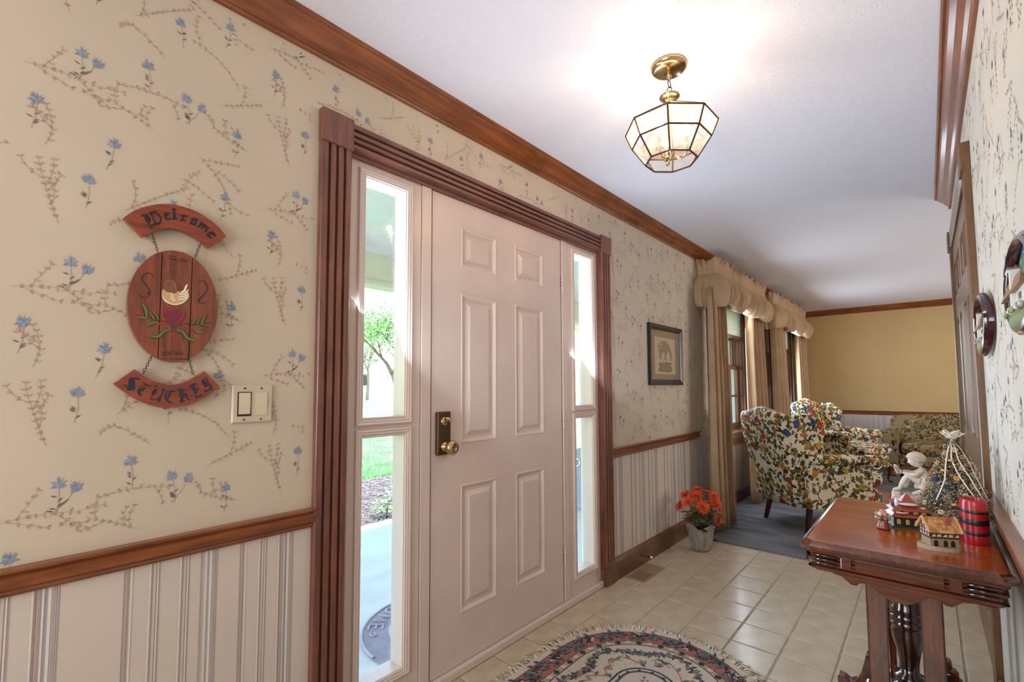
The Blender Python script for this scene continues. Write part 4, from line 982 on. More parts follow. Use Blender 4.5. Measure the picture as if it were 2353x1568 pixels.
# ------------------------------------------------------------------ flower pot
fp = thing('potted_flowers', 'burlap wrapped pot of orange flowers standing by the drapes', 'potted plant', (2.31, -.215, 0))
R = random.Random(21)
def potf(u, v):
    a = u*2*PI; r = .056+(.098-.056)*v**.8+.0035*math.sin(a*9+v*3)+.003*math.sin(a*17+2*v)+.002*math.sin(a*5-v*9)
    if v > .93: r += .006*math.sin(a*3+1)
    return (r*math.cos(a), r*math.sin(a), .001+.185*v+(.012*math.sin(a*3.0+.5)+.008*math.sin(a*5))*(v**6))
mb = MB().grid(potf, 80, 16, wrapu=True); mb.lathe([(0, .001), (.056, .001)], seg=20)
o = obj('burlap_wrap', mb, 'burlap', fp, smooth=True); so = o.modifiers.new('t', 'SOLIDIFY'); so.thickness = .003
obj('soil', MB().lathe([(0, .165), (.088, .165), (.08, .12)], seg=24), 'dark', fp)
fls = [(-.02, -.11, .335, 1.0), (.075, -.085, .36, .8), (-.105, -.05, .36, .95), (-.125, -.03, .235, .9), (-.13, .03, .30, .8), (.01, .02, .43, .8), (.095, .0, .39, .9), (.135, -.02, .31, .9), (-.06, .05, .40, .85), (.05, .08, .36, .9), (.02, -.05, .40, .9), (-.10, -.02, .40, .8)]
va = math.atan2(-1.31, -3.52)   # the bouquet is widest across the line to the hall
for i, (lx, ly, lz, s_) in enumerate(fls):
    # lx across, ly towards the hall
    ax_ = Vector((-math.sin(va), math.cos(va), 0)); tv = Vector((math.cos(va), math.sin(va), 0)); c = ax_*(-lx)+tv*(-ly*1.0)+Vector((0, 0, lz))
    nrm = (c-Vector((0, 0, .24))); nrm = (nrm.normalized()+tv*.35).normalized()
    u = nrm.orthogonal().normalized(); w_ = nrm.cross(u); mb = MB()
    for lay, (np_, ln, tilt) in enumerate(((20, .064, .05), (17, .051, .35), (12, .036, .75))):
        for q in range(np_):
            a = 2*PI*q/np_+lay*.3+R.uniform(-.08, .08); d = (u*math.cos(a)+w_*math.sin(a)); L_ = ln*s_*R.uniform(.9, 1.1); t_ = tilt+R.uniform(-.1, .1)
            e = c+d*L_*math.cos(t_)+nrm*L_*math.sin(t_); md = c+d*L_*.6*math.cos(t_+.15)+nrm*L_*.6*math.sin(t_+.15); sd = nrm.cross(d)*.0050*s_
            mb.add([c+sd*.4, c-sd*.4, md-sd, md+sd, e], [(0, 1, 2, 3), (3, 2, 4)], R.choice(['d8420c', 'e04e12', 'c8340a', 'e25a1c']))
    mb.ball(c+nrm*.006, .009*s_, 8, 5, 'a81c08')
    obj('flower', mb, 'print', fp)
    obj('stem', MB().tube([(0, 0, .16), tuple(c*.5+Vector((0, 0, .09))), tuple(c)], .0022, 5), 'leafgreen', fp)
mb = MB()
for i in range(60):
    a = R.uniform(0, 2*PI); r = R.uniform(.03, .13); z = R.uniform(.20, .38)-r*.3; c = Vector((r*math.cos(a), r*math.sin(a), z)); d = Vector((math.cos(a+R.uniform(-.6, .6)), math.sin(a+R.uniform(-.6, .6)), R.uniform(-.3, .5))).normalized()
    sd = d.cross(Vector((0, 0, 1))).normalized(); L_ = R.uniform(.05, .08); n2 = sd.cross(d)
    mb.add([c, c+d*L_*.4+sd*.024, c+d*L_*.75+sd*.014-n2*.004, c+d*L_, c+d*L_*.75-sd*.010-n2*.004, c+d*L_*.4-sd*.018, c+d*L_*.5+n2*.004], [(0, 1, 6), (1, 2, 6), (2, 3, 6), (3, 4, 6), (4, 5, 6), (5, 0, 6)], R.choice(['3c4018', '4c5020', '2c3014', '5c5a24', '6a6838']))
obj('leaves', mb, 'print', fp)['kind'] = 'stuff'

# ------------------------------------------------------------------ console table
TBX, TBY = .884, -1.437
tb_ = thing('console_table', 'glossy carved walnut parlor table against the right wall', 'table', (TBX, TBY, 0))
def rr(x0, x1, y0, y1, ch):
    return [(x0+ch, y0), (x1-ch, y0), (x1, y0+ch), (x1, y1-ch), (x1-ch, y1), (x0+ch, y1), (x0, y1-ch), (x0, y0+ch)]
HX, HY = .388, .243
def layered(name, levels, mat, parent, ch, cap=True):
    mb = MB(); vs = []; fs = []
    for ins, z in levels: vs += [(x, y, z) for x, y in rr(-HX+ins, HX-ins, -HY+ins, HY-ins, max(.004, ch-ins*.4))]
    for k in range(len(levels)-1):
        for j in range(8): a = k*8+j; b = k*8+(j+1) % 8; fs.append((a, b, b+8, a+8))
    fs.append(tuple(range(8))[::-1]); m_ = (len(levels)-1)*8; fs.append(tuple(range(m_, m_+8))); mb.add(vs, fs); return obj(name, mb, mat, parent)
layered('tabletop_edge', [(.012, .690), (.004, .694), (0, .700), (0, .706), (.006, .711), (.008, .715), (.014, .7185), (.020, .7195)], 'table_x', tb_, .030)
layered('tabletop_veneer', [(.021, .7150), (.021, .7199)], 'table_top', tb_, .024)
layered('apron_frame', [(.030, .628), (.022, .634), (.022, .642), (.029, .646), (.029, .652), (.020, .658), (.020, .664), (.027, .668), (.027, .674), (.018, .680), (.018, .690)], 'table_y', tb_, .028)
# carved near and far aprons (short ends) and long front
def apron(P, L, name):
    z = .640; pts = [(-L, z), (-L*.72, z), (-L*.70, z-.012), (-L*.60, z-.016), (-L*.50, z-.034), (-L*.44, z-.034), (-L*.40, z-.024), (-L*.30, z-.022), (-L*.18, z-.044), (-L*.08, z-.056), (0, z-.056)]
    pts = pts+[(-a, b) for a, b in pts[::-1][1:]]
    mb = MB(); mb.prism(pts, P, 0, .016); ap = obj(name, mb, 'table_y', tb_, bevel=.002)
    mb = MB()
    for a, b, z0, z1 in ((-.44*L, .44*L, .650, .682), (-.60*L, -.48*L, .650, .684), (.48*L, .60*L, .650, .684)):
        pr = [(a, z0), (b, z0), (b, z1), (a, z1)]; mb.prism(pr, P, -.012, -.0005)
    obj('apron_panel', mb, 'table_y', tb_, bevel=.0025)
    for zz in (.655, .667, .679):
        for sgn in (-1, 1):
            a, b = sorted((sgn*L*.64, sgn*L*.93)); obj('reeding', MB().tube([P(a, zz, -.010), P(b, zz, -.010)], .0045, 8), 'table_dark', tb_, smooth=True)
apron(lambda u, v, d: (-HX+.026+d, u, v), HY-.02, 'carved_apron')
apron(lambda u, v, d: (HX-.026-d, u, v), HY-.02, 'carved_apron')
apron(lambda u, v, d: (u, HY-.026-d, v), HX-.02, 'carved_apron')
# pedestal: turned column, four fluted posts with scrolled feet
mb = MB().lathe([(0, .150), (.052, .150), (.052, .165), (.040, .172), (.050, .180), (.054, .192), (.044, .202), (.036, .210), (.044, .218), (.042, .228), (.028, .236), (.026, .262), (.032, .30), (.042, .345), (.045, .372), (.040, .386),
    (.046, .392), (.047, .402), (.040, .408), (.046, .414), (.047, .424), (.040, .430), (.046, .436), (.046, .448), (.042, .455), (.044, .50), (.040, .56), (.030, .60), (.044, .612), (.044, .632), (0, .632)], seg=28)
obj('turned_column', mb, 'table_dark', tb_, smooth=True)
PX, PY = .165, .066
for sx in (-1, 1):
    for sy in (-1, 1):
        cx, cy = sx*PX, sy*PY
        mb = MB().box((cx-.022, cy-.025, .12), (cx+.022, cy+.025, .640)); ps = obj('post', mb, 'table_z', tb_, bevel=.003)
        for k in range(4): obj('flute', MB().tube([(cx-.012+k*.008, cy+sy*.0255, .235), (cx-.012+k*.008, cy+sy*.0255, .625)], .0026, 6), 'table_dark', ps)
        prof = [(0, .02), (.0, .235), (.010, .245), (.020, .240), (.024, .228), (.020, .216), (.032, .212), (.040, .200), (.040, .186), (.048, .180), (.052, .160), (.058, .135), (.066, .105), (.080, .078), (.100, .066), (.118, .076), (.134, .080), (.142, .066), (.140, .045), (.120, .036), (.085, .036), (.05, .030), (.03, .012), (.01, .012)]
        P = lambda u, v, d, cx=cx, cy=cy, sy=sy: (cx+d, cy+sy*(.020+u*1.0), v)
        mb = MB(); mb.prism(prof, P, -.019, .019); ft = obj('scrolled_foot', mb, 'table_z', tb_, bevel=.003)
        obj('caster', MB().lathe([(0, 0), (.012, .002), (.015, .012), (.012, .024), (.006, .030), (.006, .040), (0, .04)], (cx, cy+sy*.140, 0), seg=14), 'iron', ft, smooth=True)
        obj('foot_block', MB().box((cx-.026, cy+sy*.016, .165), (cx+.026, cy+sy*.040, .205)), 'table_dark', ft, bevel=.004)
for sy in (-1, 1): obj('stretcher', MB().box((-PX, sy*PY-.012, .12), (PX, sy*PY+.012, .155)), 'table_dark', tb_, bevel=.003)
mb = MB().box((-.018, -PY, .120), (.018, PY, .150)); obj('stretcher', mb, 'table_dark', tb_, bevel=.003)
for sx in (-1, 1): obj('stretcher', MB().box((sx*PX-.014, -PY, .10), (sx*PX+.014, PY, .15)), 'table_dark', tb_, bevel=.003)
TT = .7201

# ------------------------------------------------------------------ ornaments on the console table
# striped candle
cd = thing('striped_candle', 'oval red pillar candle with three black stripes', 'candle', (.815, -1.614, TT), math.radians(8))
ESX, ESY = .047, .034
def candr(h): return 1.0-.06*h/.13
pr = [(0, 0), (.98, 0), (1.0, .003)]+[(candr(h), h) for h in (.03, .06, .09, .118)]+[(.93, .127), (.90, .130), (.66, .130), (.60, .122), (0, .118)]
obj('wax_body', MB().lathe(pr, seg=40, sx=ESX, sy=ESY), 'wax', cd, smooth='auto')
for z0, z1 in ((.028, .038), (.058, .075), (.092, .101)):
    obj('stripe', MB().lathe([(candr(z0)+.004, z0), (candr(z0)+.012, z0+.001), (candr(z1)+.012, z1-.001), (candr(z1)+.004, z1)], seg=40, sx=ESX, sy=ESY), 'waxblack', cd, smooth=True)
obj('wick', MB().tube([(0, 0, .116), (.001, 0, .124), (.004, .001, .129)], .0012, 6), 'dark', cd)

# half timbered cottage
ct = thing('timbered_cottage', 'small resin cottage with thatch gable and black timbering, in front of the candle', 'ornament', (.668, -1.532, TT), math.radians(-62))
mb = MB().prism([(.052*math.cos(t)*(1+.08*math.sin(3*t)), .036*math.sin(t)*(1+.1*math.cos(2*t+1))) for t in [2*PI*k/24 for k in range(24)]], lambda u, v, d: (u, v, d), 0, .012, 'a89c84')
obj('ground', mb, 'resin', ct, bevel=.002)
mb = MB().box((-.036, -.022, .010), (.036, .022, .036), 'a08a68').box((-.038, -.024, .034), (.038, .024, .040), '4e3624')
obj('stone_storey', mb, 'resin', ct, bevel=.0012)
mb = MB(); mb.prism([(-.024, .040), (.024, .040), (.024, .058), (0, .086), (-.024, .058)], lambda u, v, d: (d, u, v), -.037, .037, 'dcd2c0'); obj('plaster_storey', mb, 'resin', ct)
for x in (-.022, .002, .020): obj('doorway', MB().prism([(-.005, .012), (.005, .012), (.005, .026), (0, .031), (-.005, .026)], lambda u, v, d, x=x: (x+u, d, v), -.0235, -.0215), 'dark', ct)
def beamf(P, a, b, w_=.0016):
    a, b = Vector((a[0], a[1])), Vector((b[0], b[1])); d = (b-a).normalized(); n_ = Vector((-d.y, d.x))*w_
    mb = MB(); q = [a+n_, b+n_, b-n_, a-n_]; mb.add([P(p.x, p.y, 0) for p in q]+[P(p.x, p.y, .0014) for p in q], [(0, 1, 2, 3), (7, 6, 5, 4), (0, 4, 5, 1), (1, 5, 6, 2), (2, 6, 7, 3), (3, 7, 4, 0)], '4a2f20'); obj('timber', mb, 'resin', ct)
PF = lambda u, v, d: (u, -.0242-d, v)
PG = lambda u, v, d: (-.0372-d, u, v); PG2 = lambda u, v, d: (.0372+d, u, v)
for k in range(6): beamf(PF, (-.036+k*.0144, .041), (-.036+k*.0144, .058))
beamf(PF, (-.037, .049), (.037, .049)); beamf(PF, (-.037, .0575), (.037, .0575))
for k in (0, 2, 4): beamf(PF, (-.036+k*.0144, .041), (-.0216+k*.0144, .057), .0011)
for G_ in (PG, PG2):
    for a, b in (((-.023, .041), (-.023, .060)), ((.023, .041), (.023, .060)), ((-.023, .058), (.023, .058)), ((0, .041), (0, .084)), ((-.012, .041), (-.012, .070)), ((.012, .041), (.012, .070)), ((-.012, .058), (0, .072)), ((.012, .058), (0, .072)), ((-.023, .049), (.023, .049))): beamf(G_, a, b, .0013)
for s_ in (-1, 1):
    mb = MB(); 
    for r_ in range(6):
        for q in range(12):
            t0, t1 = r_/6, (r_+1.25)/6; x0 = -.043+q*.0072+(r_ % 2)*.0036; x1 = x0+.0068
            if x1 > .045: continue
            y0, z0 = s_*(.001+.031*t0), .091-.036*t0; y1, z1 = s_*(.001+.031*t1), .091-.036*t1+.0012
            mb.add([(x0, y0, z0), (x1, y0, z0), (x1, y1, z1), (x0, y1, z1), (x0, y0, z0-.002), (x1, y0, z0-.002), (x1, y1, z1-.002), (x0, y1, z1-.002)], [(0, 1, 2, 3), (7, 6, 5, 4), (0, 4, 5, 1), (1, 5, 6, 2), (2, 6, 7, 3), (3, 7, 4, 0)], rng.choice(['c08850', 'b07840', 'cc9a62', 'a86e3c']))
    obj('shingles', mb, 'resin', ct)['kind'] = 'stuff'
for x in (-.043, .040):
    obj('thatched_verge', MB().tube([(x, -.033, .054), (x, -.016, .074), (x, 0, .092), (x, .016, .074), (x, .033, .054)], .0035, 6, 'c49a68'), 'resin', ct)
obj('chimney', MB().box((.006, -.018, .066), (.020, -.006, .093), '9a5a3c'), 'resin', ct, bevel=.001)

# snowy village house
vh = thing('snowy_house', 'glazed dark green village house with red roofs and snow', 'ornament', (.895, -1.456, TT), math.radians(-74))
obj('ground', MB().prism([(-.056, -.040), (.052, -.042), (.060, .0), (.050, .040), (-.050, .042), (-.062, .0)], lambda u, v, d: (u, v, d), 0, .006, '3c463c'), 'ceramic', vh, bevel=.002)
obj('lower_walls', MB().box((-.050, -.034, .005), (.046, .034, .036), '20302a'), 'ceramic', vh, bevel=.001)
def hip(z0, z1, ax, ay, rx, c, name='roof'):
    mb = MB().add([(-ax, -ay, z0), (ax, -ay, z0), (ax, ay, z0), (-ax, ay, z0), (-rx, -.002, z1), (rx, -.002, z1), (rx, .002, z1), (-rx, .002, z1)], [(0, 3, 2, 1), (4, 5, 6, 7), (0, 1, 5, 4), (1, 2, 6, 5), (2, 3, 7, 6), (3, 0, 4, 7)], c); obj(name, mb, 'ceramic', vh)
def hips(z0, z1, ax, ay, rx, ry):
    for k in range(4):
        t0, t1 = k/4, (k+1)/4; a0, b0 = ax+(rx-ax)*t0, ay+(ry-ay)*t0; a1, b1 = ax+(rx-ax)*t1, ay+(ry-ay)*t1; za, zb = z0+(z1-z0)*t0, z0+(z1-z0)*t1
        mb = MB().add([(-a0, -b0, za-.0015), (a0, -b0, za-.0015), (a0, b0, za-.0015), (-a0, b0, za-.0015), (-a0, -b0, za), (a0, -b0, za), (a0, b0, za), (-a0, b0, za), (-a1, -b1, zb), (a1, -b1, zb), (a1, b1, zb), (-a1, b1, zb)],
            [(0, 3, 2, 1), (0, 1, 5, 4), (1, 2, 6, 5), (2, 3, 7, 6), (3, 0, 4, 7), (4, 5, 9, 8), (5, 6, 10, 9), (6, 7, 11, 10), (7, 4, 8, 11), (8, 9, 10, 11)], ['8e3a2a', '9a4230'][k % 2]); obj('roof_course', mb, 'ceramic', vh)
hips(.037, .048, .058, .042, .046, .030)
obj('upper_walls', MB().box((-.044, -.028, .044), (.040, .028, .058), '243028'), 'ceramic', vh, bevel=.001)
hips(.058, .078, .054, .038, .024, .014)
obj('tower', MB().box((-.018, -.014, .074), (.014, .014, .084), '6a2c22'), 'ceramic', vh)
mb = MB().lathe([(.030, .080), (.029, .083), (0, .112)], (-.004, 0, 0), seg=4, c='963e2c', ph=PI/4); obj('tower_roof', mb, 'ceramic', vh)
mb = MB().ball((-.004, -.026, .078), (.026, .010, .005), 12, 6, 'd2d0cc').ball((.034, -.022, .068), (.009, .006, .003), 10, 5, 'd2d0cc').ball((-.036, -.016, .080), (.006, .005, .016), 8, 6, 'e8e4de').ball((-.026, -.036, .050), (.018, .006, .003), 10, 5, 'd2d0cc')
obj('snow_patches', mb, 'ceramic', vh, smooth=True)
for x in (-.036, -.012, .012, .034):
    obj('window', MB().prism([(-.005, .012), (.005, .012), (.005, .026), (0, .030), (-.005, .026)], lambda u, v, d, x=x: (x+u, d, v), -.0352, -.0338, 'c4b060'), 'ceramic', vh)
    obj('window', MB().box((x-.006, -.0292, .048), (x+.006, -.0278, .055), 'c4b060'), 'ceramic', vh)
for y in (-.018, .004, .022):
    obj('window', MB().box((-.0512, y-.004, .012), (-.0498, y+.004, .028), 'b8b4a0'), 'ceramic', vh)
mb = MB().box((-.050, -.012, .066), (-.038, .002, .080), '3c5a78').prism([(-.014, .080), (.004, .080), (-.005, .090)], lambda u, v, d: (d, u, v), -.053, -.036, 'a8483a'); obj('dormer', mb, 'ceramic', vh)

# small blossom tree ornament
bt = thing('blossom_pot', 'tiny glazed pot of pink blossom at the left of the snowy house', 'ornament', (.800, -1.392, TT))
obj('pot', MB().lathe([(0, 0), (.016, 0), (.020, .003), (.018, .010), (.013, .022), (.015, .030), (0, .032)], seg=20, c='8a4030'), 'ceramic', bt, smooth=True)
mb = MB(); R = random.Random(3)
for k in range(16): a = R.uniform(0, 6.28); r = R.uniform(0, .016); mb.ball((r*math.cos(a), r*math.sin(a), .050+R.uniform(-.004, .010)-r*.3), R.uniform(.005, .009), 8, 5, R.choice(['c89088', 'd8a8a0', 'b87868', 'e0c0b4']))
obj('blossom', mb, 'ceramic', bt, smooth=True)
mb = MB()
for k in range(7): a = k*.9; mb.ball((.017*math.cos(a), .017*math.sin(a), .037), (.008, .006, .006), 8, 5, R.choice(['6a7c50', '8c9c78', 'aab090']))
obj('foliage', mb, 'ceramic', bt, smooth=True)

# reading child statue
stt = thing('reading_statue', 'ivory resin statue of a seated child reading a book', 'figurine', (1.110, -1.476, TT))
mb = MB()
mb.prism([(-.075, 0), (.082, 0), (.082, .072), (.070, .080), (.000, .078), (-.01, .095), (-.075, .100)], lambda u, v, d: (d, u, v), -.060, .055)
obj('stone_base', mb, 'plaster', stt, bevel=.005, seg=3)
stt.scale = (.90,)*3
obj('stone_block', MB().box((-.050, .050, .070), (.050, .080, .090)), 'plaster', stt, bevel=.006, seg=3)
obj('stone_block', MB().box((-.045, -.072, .096), (.05, -.02, .115)), 'plaster', stt, bevel=.006, seg=3)
def skin(name, nodes, edges, mat, parent, root=0, sub=2):
    me = bpy.data.meshes.new(name); me.from_pydata([n_[0] for n_ in nodes], edges, [])
    o = bpy.data.objects.new(name, me); COL.objects.link(o); me.materials.append(MT[mat])
    sm = o.modifiers.new('skin', 'SKIN'); sm.use_smooth_shade = True; sm.branch_smoothing = .6
    for i, n_ in enumerate(nodes): me.skin_vertices[0].data[i].radius = (n_[1], n_[1]) if not isinstance(n_[1], tuple) else n_[1]; me.skin_vertices[0].data[i].use_root = (i == root)
    o.modifiers.new('sub', 'SUBSURF').levels = sub; o.modifiers['sub'].render_levels = sub
    o.parent = parent; return o
# y forward (to the left of the picture), z up
N = [((0, -.038, .128), .026), ((0, -.034, .152), .022), ((0, -.026, .176), .023), ((0, -.018, .192), .010), ((0, -.012, .204), .010),   # pelvis, waist, chest, neck
     ((-.022, -.022, .184), .011), ((-.034, -.002, .165), .009), ((-.022, .030, .166), .0075), ((-.016, .042, .170), .006),             # arm near side
     ((.022, -.022, .184), .011), ((.034, .000, .165), .009), ((.022, .030, .168), .0075), ((.016, .042, .172), .006),
     ((-.016, -.030, .124), .017), ((-.022, .026, .160), .013), ((-.022, .044, .125), .0105), ((-.020, .054, .100), .008), ((-.020, .074, .096), .007),
     ((.016, -.030, .124), .017), ((.022, .020, .156), .013), ((.024, .030, .125), .0105), ((.022, .034, .104), .008), ((.022, .056, .098), .007)]
Ed = [(0, 1), (1, 2), (2, 3), (3, 4), (2, 5), (5, 6), (6, 7), (7, 8), (2, 9), (9, 10), (10, 11), (11, 12), (0, 13), (13, 14), (14, 15), (15, 16), (16, 17), (0, 18), (18, 19), (19, 20), (20, 21), (21, 22)]
skin('child_body', N, Ed, 'plaster', stt)
def headf(u, v):
    a = u*2*PI; t = v*PI; x, y, z = math.sin(t)*math.cos(a), math.sin(t)*math.sin(a), -math.cos(t)
    y2 = y*.027; x2 = x*.023; z2 = z*.029
    if y > 0 and z < .1: x2 *= 1-.25*y*(.6-z)*.6; y2 *= 1-.06*abs(z)
    if y > .75 and abs(x) < .22 and -.35 < z < .1: y2 += .006*(1-abs(x)/.22)*(1-abs(z+.12)/.25 if abs(z+.12) < .25 else 0)   # nose
    if y > .6 and abs(z+.5) < .09: y2 += .0018
    if y > .6 and abs(z-.05) < .09 and .2 < abs(x) < .5: y2 -= .0016
    return (x2, y2, z2)
hd = obj('head', MB().grid(headf, 40, 28, wrapu=True), 'plaster', stt, smooth=True, loc=(0, -.004, .222)); hd.rotation_euler = (math.radians(-14), 0, math.radians(18))
hair = MB(); R = random.Random(5)
for k in range(64):
    a = 2*PI*k/64; x, y = math.cos(a), math.sin(a); front = max(0, y); low = 1.85-.80*front**1.5+R.uniform(-.05, .05); pts = []
    for q in range(8):
        ph = low*q/7; rr_ = 1.03+.06*(k % 2)*(q/7)+.03*(q > 4)
        pts.append((math.sin(ph)*x*.0255*rr_, -.001+math.sin(ph)*y*.0295*rr_, math.cos(ph)*.0315*rr_+.0005))
    hair.tube(pts, [.0028]*5+[.0026, .0022, .0012], 6)
hr = obj('bobbed_hair', hair, 'plaster', stt, smooth=True, loc=(0, -.004, .222)); hr.rotation_euler = (math.radians(-14), 0, math.radians(18))
for sx in (-1, 1):
    for q in range(4):
        o_ = Vector((sx*.015, .044, .170)); obj('finger', MB().tube([o_+Vector((0, 0, .003*q-.004)), o_+Vector((-sx*.004, .007, .003*q-.003)), o_+Vector((-sx*.009, .009, .003*q-.003))], .0017, 6), 'plaster', stt, smooth=True)
mb = MB()
for s_ in (-1, 1):
    mb.add([(0, .046, .158), (s_*.026, .058, .162), (s_*.028, .068, .196), (0, .054, .190), (0, .050, .158), (s_*.026, .062, .162), (s_*.028, .072, .196), (0, .058, .190)], [(0, 1, 2, 3), (7, 6, 5, 4), (0, 4, 5, 1), (1, 5, 6, 2), (2, 6, 7, 3), (3, 7, 4, 0)])
obj('open_book', mb, 'plaster', stt, bevel=.001)
mb = MB().grid(lambda u, v: ((.030+.012*v)*math.cos(u*2*PI), -.036+(.028+.012*v)*math.sin(u*2*PI)+.004*v, .160-.050*v+.002*math.sin(u*50)), 60, 8, wrapu=True); obj('smock', mb, 'plaster', stt, smooth=True)
skin('resting_dog', [((.0, -.060, .120), .018), ((-.045, -.040, .112), .014), ((-.060, -.010, .100), .010), ((-.062, .012, .090), .008), ((-.05, -.07, .112), .012), ((-.064, -.055, .092), .008)], [(0, 1), (1, 2), (2, 3), (1, 4), (4, 5)], 'plaster', stt)

# decorated tabletop tree
xt = thing('tabletop_tree', 'small dried flower Christmas tree with cream ribbon bow', 'ornamental tree', (.985, -1.578, TT))
R = random.Random(17); TH, TR = .272, .100
mb = MB(); mb.lathe([(0, .0), (.030, 0), (.040, .006), (.036, .018), (.020, .030), (.012, .045), (0, .048)], seg=18); obj('burlap_base', mb, 'burlap', xt, smooth=True)
mb = MB()
for k in range(7): a = -PI/2-1.2+k*.4; mb.add([(.02*math.cos(a), .02*math.sin(a), .018), (.052*math.cos(a-.16), .052*math.sin(a-.16), .002), (.058*math.cos(a), .058*math.sin(a), .006), (.052*math.cos(a+.16), .052*math.sin(a+.16), .002)], [(0, 1, 2, 3)])
obj('lace_skirt', mb, 'ribbon', xt)
obj('trunk', MB().tube([(0, 0, .03), (0, 0, .25)], .007, 8), 'bark', xt)
def cone_pt(t, a, f=1.0): r = (TR*(1-t)**.82+.006)*f; return Vector((r*math.cos(a), r*math.sin(a)*.98, .035+t*TH*.93))
mb = MB()
for k in range(5200):
    t = R.random()**1.25; a = R.uniform(0, 2*PI); p = cone_pt(t, a, R.uniform(.45, .98)); d = Vector((math.cos(a+R.uniform(-.9, .9)), math.sin(a+R.uniform(-.9, .9)), R.uniform(-.5, .7))).normalized(); sd = d.orthogonal().normalized()*.0011; L_ = R.uniform(.010, .020)
    mb.add([p-sd, p+sd, p+d*L_], [(0, 1, 2)], R.choice(['2c3c24', '3a4a2c', '24301e', '4c5a38', '5a5c40']))
obj('needles', mb, 'print', xt)['kind'] = 'stuff'
mb = MB()
for k in range(5600):
    t = R.random()**1.3; a = R.uniform(0, 2*PI); p = cone_pt(t, a, R.uniform(.86, 1.12)); s_ = R.uniform(.0014, .0032); u = Vector((R.uniform(-1, 1), R.uniform(-1, 1), R.uniform(-1, 1))).normalized(); v_ = u.orthogonal().normalized(); w_ = u.cross(v_)
    mb.add([p+u*s_, p+v_*s_, p+w_*s_, p-u*s_], [(0, 1, 2), (0, 2, 3), (0, 3, 1), (1, 3, 2)], R.choice(['d8c8a8', 'c4ae88', 'b89c78', 'e6dcc4', 'cab498', 'a89070']))
obj('dried_gypsophila', mb, 'print', xt)['kind'] = 'stuff'
for k in range(62):
    t = ((k+.5)/62)**1.15*.94; a = k*2.39996; c = cone_pt(t, a, 1.06); nrm = Vector((math.cos(a), math.sin(a), .25)).normalized(); u = nrm.orthogonal().normalized(); w_ = nrm.cross(u); mb = MB(); kind = R.randrange(4)
    if kind in (0, 1):
        cc = ['d8b888', 'c8946a', 'e2d2b0', 'd49a58'][R.randrange(4)]
        for lay in range(2):
            for q in range(7):
                an = 2*PI*q/7+lay*.4; d = u*math.cos(an)+w_*math.sin(an); sd = nrm.cross(d)*.0032; L_ = (.0105, .0065)[lay]
                mb.add([c+nrm*.002*lay, c+d*L_*.6+sd+nrm*.003*lay, c+d*L_+nrm*(.002+.003*lay), c+d*L_*.6-sd+nrm*.003*lay], [(0, 1, 2, 3)], cc)
        mb.ball(c+nrm*.002, .0028, 7, 4, '8a5a30'); obj('dried_flower', mb, 'print', xt)
    elif kind == 2:
        for lay in range(5):
            rr_ = .012*(1-lay*.17)
            for q in range(8):
                an = 2*PI*q/8+lay*.39; d = u*math.cos(an)+w_*math.sin(an); sd = nrm.cross(d)*.0034; b_ = c+nrm*(.0035*lay-.004)
                mb.add([b_+d*.002+sd*.4, b_+d*.002-sd*.4, b_+d*rr_-sd+nrm*.001, b_+d*rr_+sd+nrm*.001], [(0, 1, 2, 3)], R.choice(['2e3c4c', '3c4c5e', '26303e']))
        obj('blue_pinecone', mb, 'print', xt)
    else:
        for lay in range(3):
            mb.ball(c+nrm*(.003*lay), (.011-.003*lay, .011-.003*lay, .0045), 9, 4, ['b88850', 'c49a64', 'd4b080'][lay])
        obj('dried_pod', mb, 'print', xt, smooth=True)
top = Vector((0, 0, .035+TH*.96)); mb = MB()
for k in range(11):
    a = k*2*PI/11+.2; L_ = R.uniform(.030, .046); up_ = R.uniform(.1, .75); d = Vector((math.cos(a)*(1-up_*.5), math.sin(a)*(1-up_*.5), up_)).normalized(); sd = d.cross(Vector((0, 0, 1))).normalized()
    pts = [top+d*L_*(1-math.cos(t))*.5+sd*math.sin(t)*.010+Vector((0, 0, .004*math.sin(t/2))) for t in [2*PI*q/12 for q in range(12)]]
    mb.tube(pts, .0026, 6, closed=True, flat=.6)
obj('ribbon_bow', mb, 'ribbon', xt, smooth=True)
for tail in ([(0, .0), (.30, 2.75), (.62, 2.80), (1, 2.62)], [(0, 0), (.25, 3.05), (.55, 3.35), (.92, 3.72)], [(0, 0), (.25, 3.45), (.55, 3.75), (.95, 3.95)], [(0, 0), (.28, 4.15), (.6, 4.1), (.95, 4.15)]):
    pts = []
    for q in range(13):
        s_ = q/12; i = min(2, int(s_*3)); f_ = s_*3-i; d_ = tail[i][0]+(tail[i+1][0]-tail[i][0])*f_; a = tail[max(1, i)][1]+(tail[i+1][1]-tail[max(1, i)][1])*f_
        t = .97-d_*.72; p = cone_pt(max(.02, t), a, 1.12); p.x += math.cos(a)*.004; p.y += math.sin(a)*.004; pts.append(top if q == 0 else p)
    obj('ribbon_tail', MB().tube(pts, .0022, 6, flat=.5), 'ribbon', xt, smooth=True)

